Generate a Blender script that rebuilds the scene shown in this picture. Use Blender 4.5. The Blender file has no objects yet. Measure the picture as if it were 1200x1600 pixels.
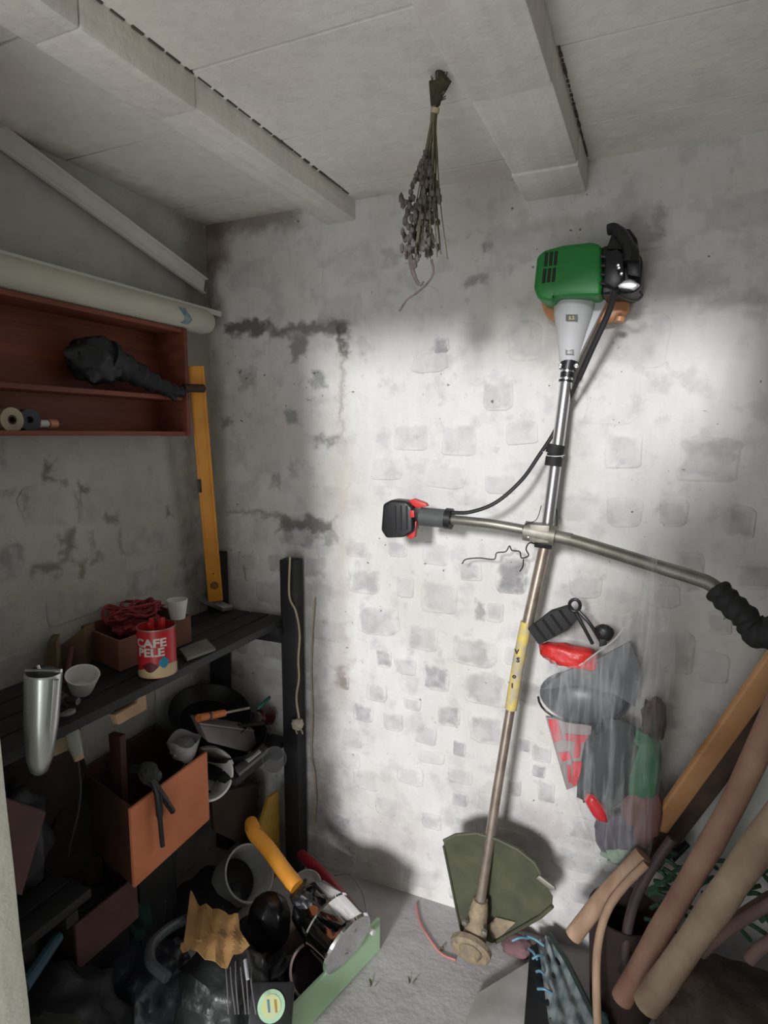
import bpy, bmesh, math, random
from mathutils import Vector as V, Matrix, noise
random.seed(7)
S = bpy.context.scene
C = S.collection
# ------------------------------------------------------------------ camera
F = 970.0
EYE = V((0, 0, 1.45))
PITCH = math.atan(121 / 970.0)
YAW = math.atan(431 / 977.5)
FW = V((-math.sin(YAW) * math.cos(PITCH), math.cos(YAW) * math.cos(PITCH), -math.sin(PITCH)))
RT = V((math.cos(YAW), math.sin(YAW), 0))
UP = RT.cross(FW)
cam = bpy.data.objects.new('camera', bpy.data.cameras.new('camera'))
C.objects.link(cam)
S.camera = cam
cam.data.sensor_fit = 'VERTICAL'
cam.data.sensor_height = 32
cam.data.lens = 32 * F / 1600
cam.data.clip_start = 0.02
cam.matrix_world = Matrix.Translation(EYE) @ Matrix((RT, UP, -FW)).transposed().to_4x4()
# ------------------------------------------------------------------ light
w = bpy.data.worlds.new('world')
S.world = w
w.use_nodes = True
w.node_tree.nodes['Background'].inputs[0].default_value = (0.93, 0.965, 1.0, 1)
w.node_tree.nodes['Background'].inputs[1].default_value = 0.65
def lamp(name, typ, loc, target, energy, color, **kw):
    l = bpy.data.lights.new(name, typ)
    l.energy = energy
    l.color = color
    for k, v in kw.items():
        setattr(l, k, v)
    o = bpy.data.objects.new(name, l)
    C.objects.link(o)
    o.location = loc
    o.rotation_euler = (V(target) - V(loc)).to_track_quat('-Z', 'Y').to_euler()
    return o
lamp('daylight_sun', 'SUN', (-.45, -4.0, 2.95), (-.38, 0, 1.75), 2.85, (0.985, 0.985, 1.0), angle=math.radians(8))
lamp('doorway_skylight', 'AREA', (-0.36, -.85, .62), (-0.30, 0.6, 1.55), 17, (0.96, 0.98, 1.0), shape='RECTANGLE', size=1.1, size_y=1.5)
S.view_settings.view_transform = 'Standard'
S.view_settings.look = 'None'
S.view_settings.exposure = 0.0
S.view_settings.gamma = 1
S.view_settings.use_curve_mapping = False
S.cycles.max_bounces = 8
S.cycles.transparent_max_bounces = 16
# ------------------------------------------------------------------ helpers
D = 1.69           # back wall plane y
LX = -1.375        # left wall plane x
CZ = 2.12          # ceiling height
def ray(px, py):
    return FW * F + RT * (px - 600) + UP * (800 - py)
def Z(px, py, z):
    d = ray(px, py); return EYE + d * ((z - EYE.z) / d.z)
def Y(px, py, y):
    d = ray(px, py); return EYE + d * (y / d.y)
def X(px, py, x):
    d = ray(px, py); return EYE + d * (x / d.x)
def sc(p):
    return (V(p) - EYE).dot(FW) / F
MATS = {}
def mat(name, col, rough=0.7, metal=0.0, col2=None, scale=12, bump=0.0, stretch=(1, 1, 1), alpha=1.0, spec=0.4, bscale=None, trans=0.0):
    if name in MATS: return MATS[name]
    m = bpy.data.materials.new(name)
    m.use_nodes = True
    N = m.node_tree.nodes; L = m.node_tree.links
    b = N['Principled BSDF']
    b.inputs['Roughness'].default_value = rough
    b.inputs['Metallic'].default_value = metal
    b.inputs['Specular IOR Level'].default_value = spec
    b.inputs['Alpha'].default_value = alpha
    b.inputs['Transmission Weight'].default_value = trans
    col2 = col2 or tuple(c * 0.7 for c in col)
    tc = N.new('ShaderNodeTexCoord'); mp = N.new('ShaderNodeMapping')
    mp.inputs['Scale'].default_value = stretch
    L.new(tc.outputs['Object'], mp.inputs[0])
    n = N.new('ShaderNodeTexNoise'); n.inputs['Scale'].default_value = scale; n.inputs['Detail'].default_value = 5
    L.new(mp.outputs[0], n.inputs['Vector'])
    r = N.new('ShaderNodeValToRGB')
    r.color_ramp.elements[0].position = 0.35; r.color_ramp.elements[1].position = 0.65
    r.color_ramp.elements[0].color = (*col2, 1); r.color_ramp.elements[1].color = (*col, 1)
    L.new(n.outputs['Fac'], r.inputs[0]); L.new(r.outputs[0], b.inputs['Base Color'])
    if bump:
        n2 = N.new('ShaderNodeTexNoise'); n2.inputs['Scale'].default_value = bscale or scale * 3; n2.inputs['Detail'].default_value = 4
        L.new(mp.outputs[0], n2.inputs['Vector'])
        bu = N.new('ShaderNodeBump'); bu.inputs['Strength'].default_value = bump; bu.inputs['Distance'].default_value = 0.01
        L.new(n2.outputs['Fac'], bu.inputs['Height']); L.new(bu.outputs[0], b.inputs['Normal'])
    MATS[name] = m
    return m
def wash_mat(name, patches, base=(0.70, 0.69, 0.67), warm=(0.53, 0.485, 0.43), face=(0.265, 0.255, 0.26), chips=0.70, grain=False, low=0.0):
    """whitewash over masonry; stains = boxes (centre, half size, strength, colour) of bare mortar, dirt and other tints."""
    m = bpy.data.materials.new(name); m.use_nodes = True
    N = m.node_tree.nodes; L = m.node_tree.links
    b = N['Principled BSDF']; b.inputs['Roughness'].default_value = 0.85; b.inputs['Specular IOR Level'].default_value = 0.25
    g = N.new('ShaderNodeNewGeometry')
    def nz(scale, detail=5, stretch=(1, 1, 1), rough=0.55):
        mp = N.new('ShaderNodeMapping'); mp.inputs['Scale'].default_value = stretch
        L.new(g.outputs['Position'], mp.inputs[0])
        n = N.new('ShaderNodeTexNoise'); n.inputs['Scale'].default_value = scale; n.inputs['Detail'].default_value = detail
        n.inputs['Roughness'].default_value = rough
        L.new(mp.outputs[0], n.inputs['Vector']); return n
    def ramp(src, a, c, va=0.0, vc=1.0):
        r = N.new('ShaderNodeMapRange'); r.interpolation_type = 'SMOOTHSTEP'
        for i, v in zip((1, 2, 3, 4), (a, c, va, vc)): r.inputs[i].default_value = v
        L.new(src, r.inputs[0]); return r.outputs[0]
    def mix(fac, A, B):
        x = N.new('ShaderNodeMix'); x.data_type = 'RGBA'
        for sock, v in ((x.inputs[0], fac), (x.inputs[6], A), (x.inputs[7], B)):
            if isinstance(v, tuple): sock.default_value = (*v, 1)
            elif isinstance(v, float): sock.default_value = v
            else: L.new(v, sock)
        return x.outputs[2]
    def math_(op, a, c):
        x = N.new('ShaderNodeMath'); x.operation = op
        for i, v in enumerate((a, c)):
            if isinstance(v, (int, float)): x.inputs[i].default_value = v
            else: L.new(v, x.inputs[i])
        return x.outputs[0]
    col = mix(ramp(nz(2.2, 3).outputs['Fac'], 0.42, 0.68, 0, 0.55), base, warm)
    col = mix(ramp(nz(9, 6, (1, 1, 0.35)).outputs['Fac'], 0.45, 0.72, 0, 0.30), col, (0.56, 0.56, 0.57))
    col = mix(ramp(nz(38, 3, (1, 1, 0.25)).outputs['Fac'], 0.3, 0.8, 0, 0.16), col, (0.45, 0.43, 0.40))
    if grain: col = mix(ramp(nz(30, 4, (1, .04, 1)).outputs['Fac'], 0.35, 0.7, 0, 0.28), col, (0.50, 0.47, 0.42))
    # thin, blotchy wash: more so towards the damp foot of the wall
    sz = N.new('ShaderNodeSeparateXYZ'); L.new(g.outputs['Position'], sz.inputs[0])
    if low:
        col = mix(math_('MULTIPLY', ramp(nz(13, 6).outputs['Fac'], 0.50, 0.66), low), col, (0.37, 0.365, 0.375))
        col = mix(math_('MULTIPLY', ramp(nz(7, 5).outputs['Fac'], 0.50, 0.70), ramp(sz.outputs[2], 1.0, 0.1, 0.0, 0.65)), col, (0.40, 0.35, 0.37))
        col = mix(math_('MULTIPLY', ramp(nz(33, 6).outputs['Fac'], 0.63, 0.70), low * .6), col, (0.24, 0.24, 0.235))
    # brick faces where the wash is thin
    oi = N.new('ShaderNodeObjectInfo'); sp = N.new('ShaderNodeSeparateColor'); L.new(oi.outputs['Color'], sp.inputs[0])
    thin = math_('SUBTRACT', 1.0, sp.outputs[0])
    fc = mix(ramp(nz(24, 5).outputs['Fac'], 0.35, 0.65), face, (0.44, 0.43, 0.44))
    tco = N.new('ShaderNodeTexCoord'); so = N.new('ShaderNodeSeparateXYZ'); L.new(tco.outputs['Object'], so.inputs[0])
    dm = math_('MAXIMUM', math_('ABSOLUTE', so.outputs[0], 0), math_('ABSOLUTE', so.outputs[2], 0))
    dm = math_('ADD', dm, math_('MULTIPLY', math_('SUBTRACT', nz(21, 5).outputs['Fac'], .5), 0.55))
    cov = math_('MULTIPLY', math_('MULTIPLY', thin, ramp(dm, 0.30, 0.47, 1.0, 0.0)), ramp(nz(17, 6).outputs['Fac'], 0.30, 0.62, 0.65, 1.0))
    col = mix(cov, col, fc)
    # chips of missing paint
    ch = math_('MULTIPLY', ramp(nz(62, 3).outputs['Fac'], chips, chips + 0.04), ramp(nz(5, 2).outputs['Fac'], 0.50, 0.56))
    col = mix(ch, col, (0.14, 0.145, 0.14))
    # stains with a shape of their own
    wn = nz(24, 5); wn2 = nz(7, 2)
    sub = N.new('ShaderNodeVectorMath'); sub.operation = 'SUBTRACT'; L.new(wn.outputs['Color'], sub.inputs[0]); sub.inputs[1].default_value = (.5, .5, .5)
    scl = N.new('ShaderNodeVectorMath'); scl.operation = 'SCALE'; L.new(sub.outputs[0], scl.inputs[0]); scl.inputs['Scale'].default_value = 0.085
    add = N.new('ShaderNodeVectorMath'); L.new(g.outputs['Position'], add.inputs[0]); L.new(scl.outputs[0], add.inputs[1])
    for c, h, k, sc_, soft in patches:
        a = N.new('ShaderNodeVectorMath'); a.operation = 'SUBTRACT'; L.new(add.outputs[0], a.inputs[0]); a.inputs[1].default_value = c
        ab = N.new('ShaderNodeVectorMath'); ab.operation = 'ABSOLUTE'; L.new(a.outputs[0], ab.inputs[0])
        s2 = N.new('ShaderNodeVectorMath'); s2.operation = 'SUBTRACT'; L.new(ab.outputs[0], s2.inputs[0]); s2.inputs[1].default_value = h
        se = N.new('ShaderNodeSeparateXYZ'); L.new(s2.outputs[0], se.inputs[0])
        mx = math_('MAXIMUM', math_('MAXIMUM', se.outputs[0], se.outputs[1]), se.outputs[2])
        col = mix(ramp(mx, -soft, soft, k, 0.0), col, sc_)
    L.new(col, b.inputs['Base Color'])
    bu = N.new('ShaderNodeBump'); bu.inputs['Strength'].default_value = 0.55; bu.inputs['Distance'].default_value = 0.006
    hh = math_('ADD', nz(28, 6).outputs['Fac'], math_('MULTIPLY', nz(90, 3).outputs['Fac'], 0.35))
    hh = math_('SUBTRACT', hh, math_('MULTIPLY', ch, 0.5))
    L.new(hh, bu.inputs['Height']); L.new(bu.outputs[0], b.inputs['Normal'])
    MATS[name] = m
    return m
ORG = {}
class MB:
    def __init__(s): s.b = bmesh.new()
    def add(s, verts, faces):
        vs = [s.b.verts.new(v) for v in verts]
        for f in faces:
            try: s.b.faces.new([vs[i] for i in f])
            except ValueError: pass
        return vs
    def box(s, c, size, rot=None, bevel=0.0, seg=2):
        t = bmesh.new(); bmesh.ops.create_cube(t, size=1)
        for v in t.verts: v.co = V((v.co.x * size[0], v.co.y * size[1], v.co.z * size[2]))
        if bevel: bmesh.ops.bevel(t, geom=list(t.edges), offset=bevel, segments=seg, affect='EDGES', profile=0.6)
        R = rot.to_4x4() if rot else Matrix.Identity(4)
        bmesh.ops.transform(t, matrix=Matrix.Translation(V(c)) @ R, verts=t.verts)
        s._take(t); return s
    def _take(s, t):
        t.verts.index_update()
        s.add([v.co.copy() for v in t.verts], [[v.index for v in f.verts] for f in t.faces]); t.free()
    def tube(s, pts, r, seg=10, cap=True):
        pts = [V(p) for p in pts]; n = len(pts)
        rs = r if isinstance(r, (list, tuple)) else [r] * n
        rings = []; prev = None
        for i, p in enumerate(pts):
            t = (pts[min(i + 1, n - 1)] - pts[max(i - 1, 0)]).normalized()
            if prev is None:
                a = V((0, 0, 1)) if abs(t.z) < 0.9 else V((1, 0, 0)); prev = t.cross(a).normalized()
            prev = (prev - t * prev.dot(t)).normalized(); q = t.cross(prev)
            rings.append([s.b.verts.new(p + (prev * math.cos(2 * math.pi * k / seg) + q * math.sin(2 * math.pi * k / seg)) * rs[i]) for k in range(seg)])
        for a, c in zip(rings, rings[1:]):
            for k in range(seg): s.b.faces.new((a[k], a[(k + 1) % seg], c[(k + 1) % seg], c[k]))
        if cap: s.b.faces.new(rings[0][::-1]); s.b.faces.new(rings[-1])
        return s
    def lathe(s, p0, axis, prof, seg=24, flat=None, flatk=1.0):
        """prof = [(distance along axis, radius)]; flat: direction squeezed by flatk"""
        p0 = V(p0); t = V(axis).normalized()
        a = V(flat) if flat else (V((0, 0, 1)) if abs(t.z) < 0.9 else V((1, 0, 0)))
        a = (a - t * a.dot(t)).normalized(); q = t.cross(a); rings = []
        for d, r in prof:
            if r <= 1e-6: rings.append([s.b.verts.new(p0 + t * d)])
            else: rings.append([s.b.verts.new(p0 + t * d + (a * math.cos(2 * math.pi * k / seg) * flatk + q * math.sin(2 * math.pi * k / seg)) * r) for k in range(seg)])
        for A, B in zip(rings, rings[1:]):
            for k in range(seg):
                l = (k + 1) % seg
                if len(A) == 1 and len(B) == 1: continue
                if len(A) == 1: s.b.faces.new((A[0], B[l], B[k]))
                elif len(B) == 1: s.b.faces.new((A[k], A[l], B[0]))
                else: s.b.faces.new((A[k], A[l], B[l], B[k]))
        return s
    def prism(s, pts, off, bevel=0.0, seg=2):
        t = bmesh.new(); off = V(off)
        a = [t.verts.new(V(p)) for p in pts]; c = [t.verts.new(V(p) + off) for p in pts]; n = len(a)
        t.faces.new(a[::-1]); t.faces.new(c)
        for i in range(n): t.faces.new((a[i], a[(i + 1) % n], c[(i + 1) % n], c[i]))
        bmesh.ops.recalc_face_normals(t, faces=t.faces)
        if bevel: bmesh.ops.bevel(t, geom=list(t.edges), offset=bevel, segments=seg, affect='EDGES', profile=0.6)
        s._take(t); return s
    def sheet(s, fn, nu, nv, thick=0.0, wrap=False):
        """fn(u, v) -> point; solidified along its normal when thick"""
        t = bmesh.new(); g = [[t.verts.new(fn(i / nu, j / nv)) for j in range(nv + 1)] for i in range(nu + (0 if wrap else 1))]
        for i in range(nu):
            for j in range(nv):
                A, B = g[i], g[(i + 1) % len(g)]
                t.faces.new((A[j], B[j], B[j + 1], A[j + 1]))
        t.normal_update()
        if thick: bmesh.ops.solidify(t, geom=t.faces[:], thickness=thick)
        s._take(t); return s
    def blob(s, c, rad, amp=0.15, freq=2.0, sub=3, rot=None, seed=0, power=1.0):
        t = bmesh.new(); bmesh.ops.create_icosphere(t, subdivisions=sub, radius=1)
        R = rot if rot else Matrix.Identity(3)
        for v in t.verts:
            d = v.co.normalized()
            k = 1 + amp * noise.noise(d * freq + V((seed * 7.1, seed, 3))) + amp * 0.5 * abs(noise.noise(d * freq * 2.7 + V((seed, 9, seed))))
            q = V(tuple(math.copysign(abs(x) ** power, x) for x in d)) * k
            v.co = V(c) + R @ V((q.x * rad[0], q.y * rad[1], q.z * rad[2]))
        s._take(t); return s
    def build(s, name, m, parent=None, sharp=35, merge=False, label=None, kind=None):
        bmesh.ops.recalc_face_normals(s.b, faces=s.b.faces)
        for e in s.b.edges:
            e.smooth = not (len(e.link_faces) == 2 and e.calc_face_angle(0) > math.radians(sharp))
        for f in s.b.faces: f.smooth = True
        if parent is not None: o0 = ORG[parent.name]
        else:
            xs = [v.co for v in s.b.verts]
            o0 = V(((min(v.x for v in xs) + max(v.x for v in xs)) / 2, (min(v.y for v in xs) + max(v.y for v in xs)) / 2, min(v.z for v in xs)))
        for v in s.b.verts: v.co -= o0
        me = bpy.data.meshes.new(name); s.b.to_mesh(me); s.b.free()
        me.materials.append(m)
        o = bpy.data.objects.new(name, me); C.objects.link(o)
        if parent is not None: o.parent = parent
        else: o.location = o0
        ORG[o.name] = o0
        if label: o['label'] = label
        if kind: o['kind'] = kind
        return o
def thing(name, label, cat, loc, group=None):
    o = bpy.data.objects.new(name, None); C.objects.link(o); o.location = loc; o.empty_display_size = 0.03
    ORG[o.name] = V(loc); o['label'] = label; o['category'] = cat
    if group: o['group'] = group
    return o
def tag(o, label, cat, group=None):
    o['label'] = label; o['category'] = cat
    if group: o['group'] = group
    return o
def ctrl(pts, n=8):
    """smooth curve through points"""
    P = [V(p) for p in pts]; P = [P[0] * 2 - P[1]] + P + [P[-1] * 2 - P[-2]]; out = []
    for i in range(1, len(P) - 2):
        for k in range(n):
            t = k / n; a, b, c, d = P[i - 1:i + 3]
            out.append(0.5 * (2 * b + (c - a) * t + (2 * a - 5 * b + 4 * c - d) * t * t + (3 * b - a - 3 * c + d) * t ** 3))
    out.append(P[-2]); return out
def text_mesh(mb, s_, size, fn, extrude=0.0, bold=False):
    """lettering as flat geometry: fn(u, v) maps text units to the surface"""
    cu = bpy.data.curves.new('t', 'FONT'); cu.body = s_; cu.size = size; cu.align_x = 'CENTER'; cu.resolution_u = 2
    if bold: cu.offset = size * 0.035
    o = bpy.data.objects.new('t', cu); C.objects.link(o)
    dg = bpy.context.evaluated_depsgraph_get(); me = o.evaluated_get(dg).to_mesh()
    mb.add([fn(v.co.x, v.co.y) for v in me.vertices], [list(p.vertices) for p in me.polygons])
    o.evaluated_get(dg).to_mesh_clear(); bpy.data.objects.remove(o)
# ------------------------------------------------------------------ materials
DK = (0.075, 0.068, 0.055); RD = (0.10, 0.055, 0.04); GR = (0.085, 0.11, 0.09)
def st(x0, y0, x1, y1, k=0.85, c=DK, soft=0.012):
    a = Y(x0, y0, D); b_ = Y(x1, y1, D)
    m_ = (a + b_) / 2
    return (tuple(m_), (abs(a.x - b_.x) / 2, 0.3, abs(a.z - b_.z) / 2), k, c, soft)
back_st = [st(350, 505, 420, 520, .85, DK, .012), st(420, 510, 545, 520, .7, DK, .012), st(531, 508, 541, 560, .8), st(533, 560, 539, 640, .5), st(532, 640, 536, 690, .35),
           st(455, 528, 480, 560, .6), st(484, 580, 508, 606, .55, GR), st(448, 645, 470, 665, .55, GR), st(495, 684, 530, 694, .6),
           st(352, 796, 435, 808, .5), st(435, 806, 525, 836, .75, DK, .014), st(508, 836, 526, 852, .5),
           st(345, 655, 362, 668, .6, GR), st(375, 580, 400, 610, .35), st(425, 740, 440, 760, .4), st(452, 720, 466, 745, .3),
           st(300, 320, 345, 1320, .5, RD, .035), st(310, 335, 470, 352, .6, RD, .03), st(318, 400, 340, 500, .7, DK, .03), st(300, 330, 355, 420, .7, RD, .04),
           st(1100, 460, 1200, 474, .42, (.2, .21, .2), .02), st(1028, 325, 1038, 365, .5, (.2, .2, .2), .012), st(1012, 362, 1030, 374, .4, (.2, .2, .2), .01),
           st(726, 432, 762, 440, .6, (.2, .2, .2), .01), st(684, 535, 698, 550, .45, (.2, .2, .22), .012), st(760, 375, 766, 390, .6), st(598, 395, 622, 410, .4, (.25, .22, .25), .012),
           st(786, 872, 816, 914, .55, (.16, .16, .16), .015), st(530, 1040, 545, 1075, .5, (.12, .08, .09), .012),
           st(488, 900, 512, 1130, .35, (.2, .17, .15), .03), st(520, 560, 548, 1100, .30, (.42, .34, .26), .03),
           st(495, 1180, 530, 1310, .55, (.10, .075, .075), .045), st(480, 1290, 1000, 1400, .25, (.40, .34, .38), .05),
           st(1070, 905, 1090, 920, .4, (.12, .11, .10), .01), st(1135, 800, 1165, 830, .35, (.3, .25, .23), .02), st(745, 943, 760, 966, .5, (.1, .1, .1), .008),
           st(1030, 1000, 1085, 1060, .35, (.33, .29, .27), .03), st(880, 900, 1250, 1200, .32, (.42, .355, .30), .10), st(820, 345, 920, 352, .35, (.4, .33, .27), .02)]  # includes a broad brownish tint over the lower right of the wall
def sl(x0, y0, x1, y1, k=0.7, c=DK, soft=0.012):
    a = X(x0, y0, LX); b_ = X(x1, y1, LX); m_ = (a + b_) / 2
    return (tuple(m_), (0.3, abs(a.y - b_.y) / 2, abs(a.z - b_.z) / 2), k, c, soft)
left_st = [sl(70, 720, 84, 750), sl(90, 756, 102, 760), sl(122, 755, 134, 762, .8, RD), sl(115, 770, 124, 812, .5), sl(160, 806, 186, 814, .6), sl(140, 830, 148, 860, .4), sl(183, 825, 190, 862, .6, (.16, .16, .06)),
           sl(92, 832, 118, 856, .7, (.14, .12, .09)), sl(96, 858, 112, 880, .6, (.13, .13, .07)), sl(118, 880, 132, 898, .7, (.13, .12, .06)), sl(52, 888, 95, 894, .6), sl(36, 775, 48, 795, .4), sl(140, 870, 158, 876, .5), sl(262, 795, 268, 808, .7),
           sl(0, 768, 26, 776, .4), sl(30, 850, 36, 880, .4), sl(300, 620, 312, 1300, .55, RD, .05), sl(0, 210, 290, 300, .0), sl(285, 330, 330, 500, .5, RD, .04)]
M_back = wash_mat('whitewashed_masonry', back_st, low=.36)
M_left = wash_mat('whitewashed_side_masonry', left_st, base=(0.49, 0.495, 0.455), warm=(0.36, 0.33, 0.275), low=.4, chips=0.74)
ceil_st = [((LX, 0.6, CZ), (0.05, 1.2, .3), .45, RD, .05), ((-1.1, D, CZ), (.35, .02, .3), .4, RD, .05)]
M_ceil = wash_mat('whitewashed_boards', ceil_st, base=(0.86, 0.825, 0.775), warm=(0.72, 0.665, 0.60), chips=0.80)
M_beam = wash_mat('whitewashed_beam', [], base=(0.86, 0.83, 0.77), warm=(0.74, 0.69, 0.62), chips=0.82, grain=True)
M_jamb = wash_mat('jamb_paint', [], base=(0.70, 0.69, 0.60), warm=(0.62, 0.58, 0.50), chips=0.80)
M_joint = mat('joint_shadow_dirt', (0.11, 0.10, 0.085), 0.9)
M_floor = wash_mat('concrete', [], base=(0.46, 0.44, 0.44), warm=(0.34, 0.32, 0.32), chips=0.77)
M_blackwood = mat('black_stained_wood', (0.028, 0.028, 0.029), 0.6, col2=(0.012, 0.012, 0.013), scale=9, stretch=(1, .2, 1), bump=.3)
M_redwood = mat('red_brown_wood', (0.225, 0.062, 0.033), 0.55, col2=(0.15, 0.042, 0.026), scale=8, stretch=(4, .5, 6), bump=.15)
M_yellow = mat('orange_yellow_paint', (0.78, 0.33, 0.035), 0.45, col2=(0.62, 0.25, 0.03), scale=7)
M_orange = mat('terracotta_orange_board', (0.66, 0.22, 0.10), 0.6, col2=(0.54, 0.17, 0.075), scale=5)
M_brown = mat('brown_board', (0.085, 0.036, 0.024), 0.6)
M_alu = mat('aluminium', (0.66, 0.66, 0.67), 0.28, 0.9, col2=(0.5, 0.5, 0.5), scale=6, stretch=(1, 1, .2))
M_dull = mat('worn_metal', (0.30, 0.28, 0.24), 0.5, 0.6, col2=(0.2, 0.185, 0.15), scale=30)
M_black = mat('black_plastic', (0.018, 0.018, 0.02), 0.38)
M_rubber = mat('black_rubber', (0.02, 0.02, 0.02), 0.7)
M_green = mat('green_plastic', (0.022, 0.235, 0.045), 0.4, col2=(0.018, 0.20, 0.038), scale=4)
M_grey = mat('light_grey_plastic', (0.60, 0.60, 0.61), 0.45, col2=(0.55, 0.55, 0.56), scale=4)
M_tank = mat('orange_tank_plastic', (0.66, 0.30, 0.14), 0.35, col2=(0.58, 0.27, 0.14), scale=8)
M_white = mat('white_plastic', (0.74, 0.73, 0.70), 0.5, col2=(0.66, 0.65, 0.62), scale=8)
M_cream = mat('cream_paint', (0.60, 0.585, 0.50), 0.6, col2=(0.52, 0.51, 0.44), scale=6)
M_red = mat('red_plastic', (0.62, 0.03, 0.03), 0.4, col2=(0.5, 0.02, 0.02))
M_guard = mat('olive_guard_plastic', (0.085, 0.088, 0.050), 0.6, col2=(0.055, 0.060, 0.036), scale=14, bump=.1)
M_mud = mat('dusty_metal', (0.32, 0.25, 0.16), 0.75, 0.1, col2=(0.2, 0.16, 0.11), scale=40, bump=.3)
M_chrome = mat('chrome', (0.8, 0.8, 0.82), 0.08, 1.0, col2=(0.7, 0.7, 0.72))
M_darkchrome = mat('dark_enamel', (0.10, 0.07, 0.085), 0.16, 0.6)
M_bagblack = mat('black_bag_film', (0.020, 0.022, 0.025), 0.5, col2=(0.011, 0.012, 0.015), bump=.6, scale=10, bscale=18)
M_pale = mat('pale_wood', (0.52, 0.35, 0.24), 0.7, col2=(0.34, 0.215, 0.14), scale=8, stretch=(3, 3, .8), bump=.2)
M_pink = mat('reddish_wood', (0.34, 0.205, 0.14), 0.7, col2=(0.24, 0.12, 0.09), scale=9, bump=.45)
M_owood = mat('orange_wood', (0.60, 0.33, 0.15), 0.6, col2=(0.40, 0.19, 0.08), scale=5, bump=.15)
M_dwood = mat('dark_weathered_wood', (0.15, 0.095, 0.065), 0.8, col2=(0.07, 0.045, 0.035), scale=14, bump=.4)
M_mint = mat('mint_green_paint', (0.50, 0.72, 0.46), 0.6, col2=(0.44, 0.65, 0.41), scale=5)
M_clear = mat('clear_film', (0.82, 0.84, 0.86), 0.25, alpha=0.15, spec=0.9, scale=5)
M_paper = mat('brown_paper', (0.36, 0.205, 0.075), 0.8, col2=(0.24, 0.13, 0.05), scale=10, bump=.4)
M_stem = mat('dry_stem', (0.19, 0.165, 0.11), 0.9)
M_flower = mat('dried_lavender', (0.17, 0.14, 0.135), 0.95, col2=(0.10, 0.085, 0.08), scale=60)
M_cord = mat('cream_cord', (0.50, 0.42, 0.29), 0.7)
M_wire = mat('black_wire', (0.02, 0.02, 0.02), 0.5)
M_blue = mat('blue_plastic', (0.13, 0.28, 0.38), 0.5)
def film_mat(name, col, lo, hi):
    m = mat(name, col, .25, spec=.8); N = m.node_tree.nodes; L = m.node_tree.links; b = N['Principled BSDF']
    tc = N.new('ShaderNodeTexCoord'); mp = N.new('ShaderNodeMapping'); mp.inputs['Scale'].default_value = (1, .6, .12); mp.inputs['Rotation'].default_value = (0, .12, 0)
    L.new(tc.outputs['Object'], mp.inputs[0]); n = N.new('ShaderNodeTexNoise'); n.inputs['Scale'].default_value = 60; n.inputs['Detail'].default_value = 3; n.inputs['Distortion'].default_value = .6
    L.new(mp.outputs[0], n.inputs['Vector']); r = N.new('ShaderNodeMapRange')
    for i, v in zip((1, 2, 3, 4), (.42, .85, lo, hi)): r.inputs[i].default_value = v
    L.new(n.outputs['Fac'], r.inputs[0]); L.new(r.outputs[0], b.inputs['Alpha'])
    bu = N.new('ShaderNodeBump'); bu.inputs['Strength'].default_value = .5; bu.inputs['Distance'].default_value = .01; L.new(n.outputs['Fac'], bu.inputs['Height']); L.new(bu.outputs[0], b.inputs['Normal'])
    return m
M_clear = film_mat('streaked_clear_film', (0.80, 0.81, 0.82), .07, .42)
# ------------------------------------------------------------------ setting
def struct(mb, name, m, **k):
    o = mb.build(name, m, **k); o['kind'] = 'structure'; o.color = (1, 1, 1, 1); return o
RX = 0.95; FY = 0.60
def relief(o_, u_, v_, n_, nu, nv, amp, thick):
    o_, u_, v_, n_ = V(o_), V(u_), V(v_), V(n_)
    def fn(a, c):
        p = o_ + u_ * a + v_ * c
        return p + n_ * amp * (noise.noise(p * 3.1) + 0.5 * noise.noise(p * 9))
    m_ = MB(); m_.sheet(fn, nu, nv)
    m_.box(o_ + u_ / 2 + v_ / 2 - n_ * (thick / 2 + 0.012), [abs(u_[i]) + abs(v_[i]) + abs(n_[i]) * thick for i in range(3)])
    return m_
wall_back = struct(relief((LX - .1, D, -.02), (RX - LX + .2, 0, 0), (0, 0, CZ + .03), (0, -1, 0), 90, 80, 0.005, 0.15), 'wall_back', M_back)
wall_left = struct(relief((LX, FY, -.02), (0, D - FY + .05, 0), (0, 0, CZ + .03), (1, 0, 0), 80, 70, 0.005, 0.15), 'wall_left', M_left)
M_right = M_left
struct(MB().box((RX + .06, (D + FY) / 2, CZ / 2), (.1, D - FY + .3, CZ + .02)), 'wall_right', M_left)
# front wall with the doorway the camera looks in through
FT = .075; DX0, DX1, DH = -0.985, 0.135, 2.06
def jamb_relief(v): return v + V((1, 1, 0)) * .004 * noise.noise(v * 6)
fr = MB(); fr.box(((LX - .1 + DX0) / 2, FY - FT / 2, CZ / 2), (DX0 - LX + .1, FT, CZ)); fr.box(((RX + .1 + DX1) / 2, FY - FT / 2, CZ / 2), (RX + .1 - DX1, FT, CZ))
fr.box(((DX0 + DX1) / 2, FY - FT / 2, (DH + CZ) / 2), (DX1 - DX0, FT, CZ - DH))
struct(fr, 'wall_front', M_jamb)
jb = MB(); jt = Y(1, 1150, FY + .012); jq = Y(48, 1600, FY + .012); jd = (jq - jt) / (jq.z - jt.z)
ring = []
for i in range(40):
    z = 1.95 * i / 39; xx = jq.x + jd.x * (z - jq.z); nn = .005 * noise.noise(V((0, 3, z * 5)))
    ring.append((z, xx + nn))
jb.prism([V((x, FY - FT - .012, z)) for z, x in ring] + [V((DX0 - .16, FY - FT - .012, 1.95)), V((DX0 - .16, FY - FT - .012, 0))], V((0, FT + .024, 0)), bevel=.004)
struct(jb, 'trim_1', M_jamb)
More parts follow.
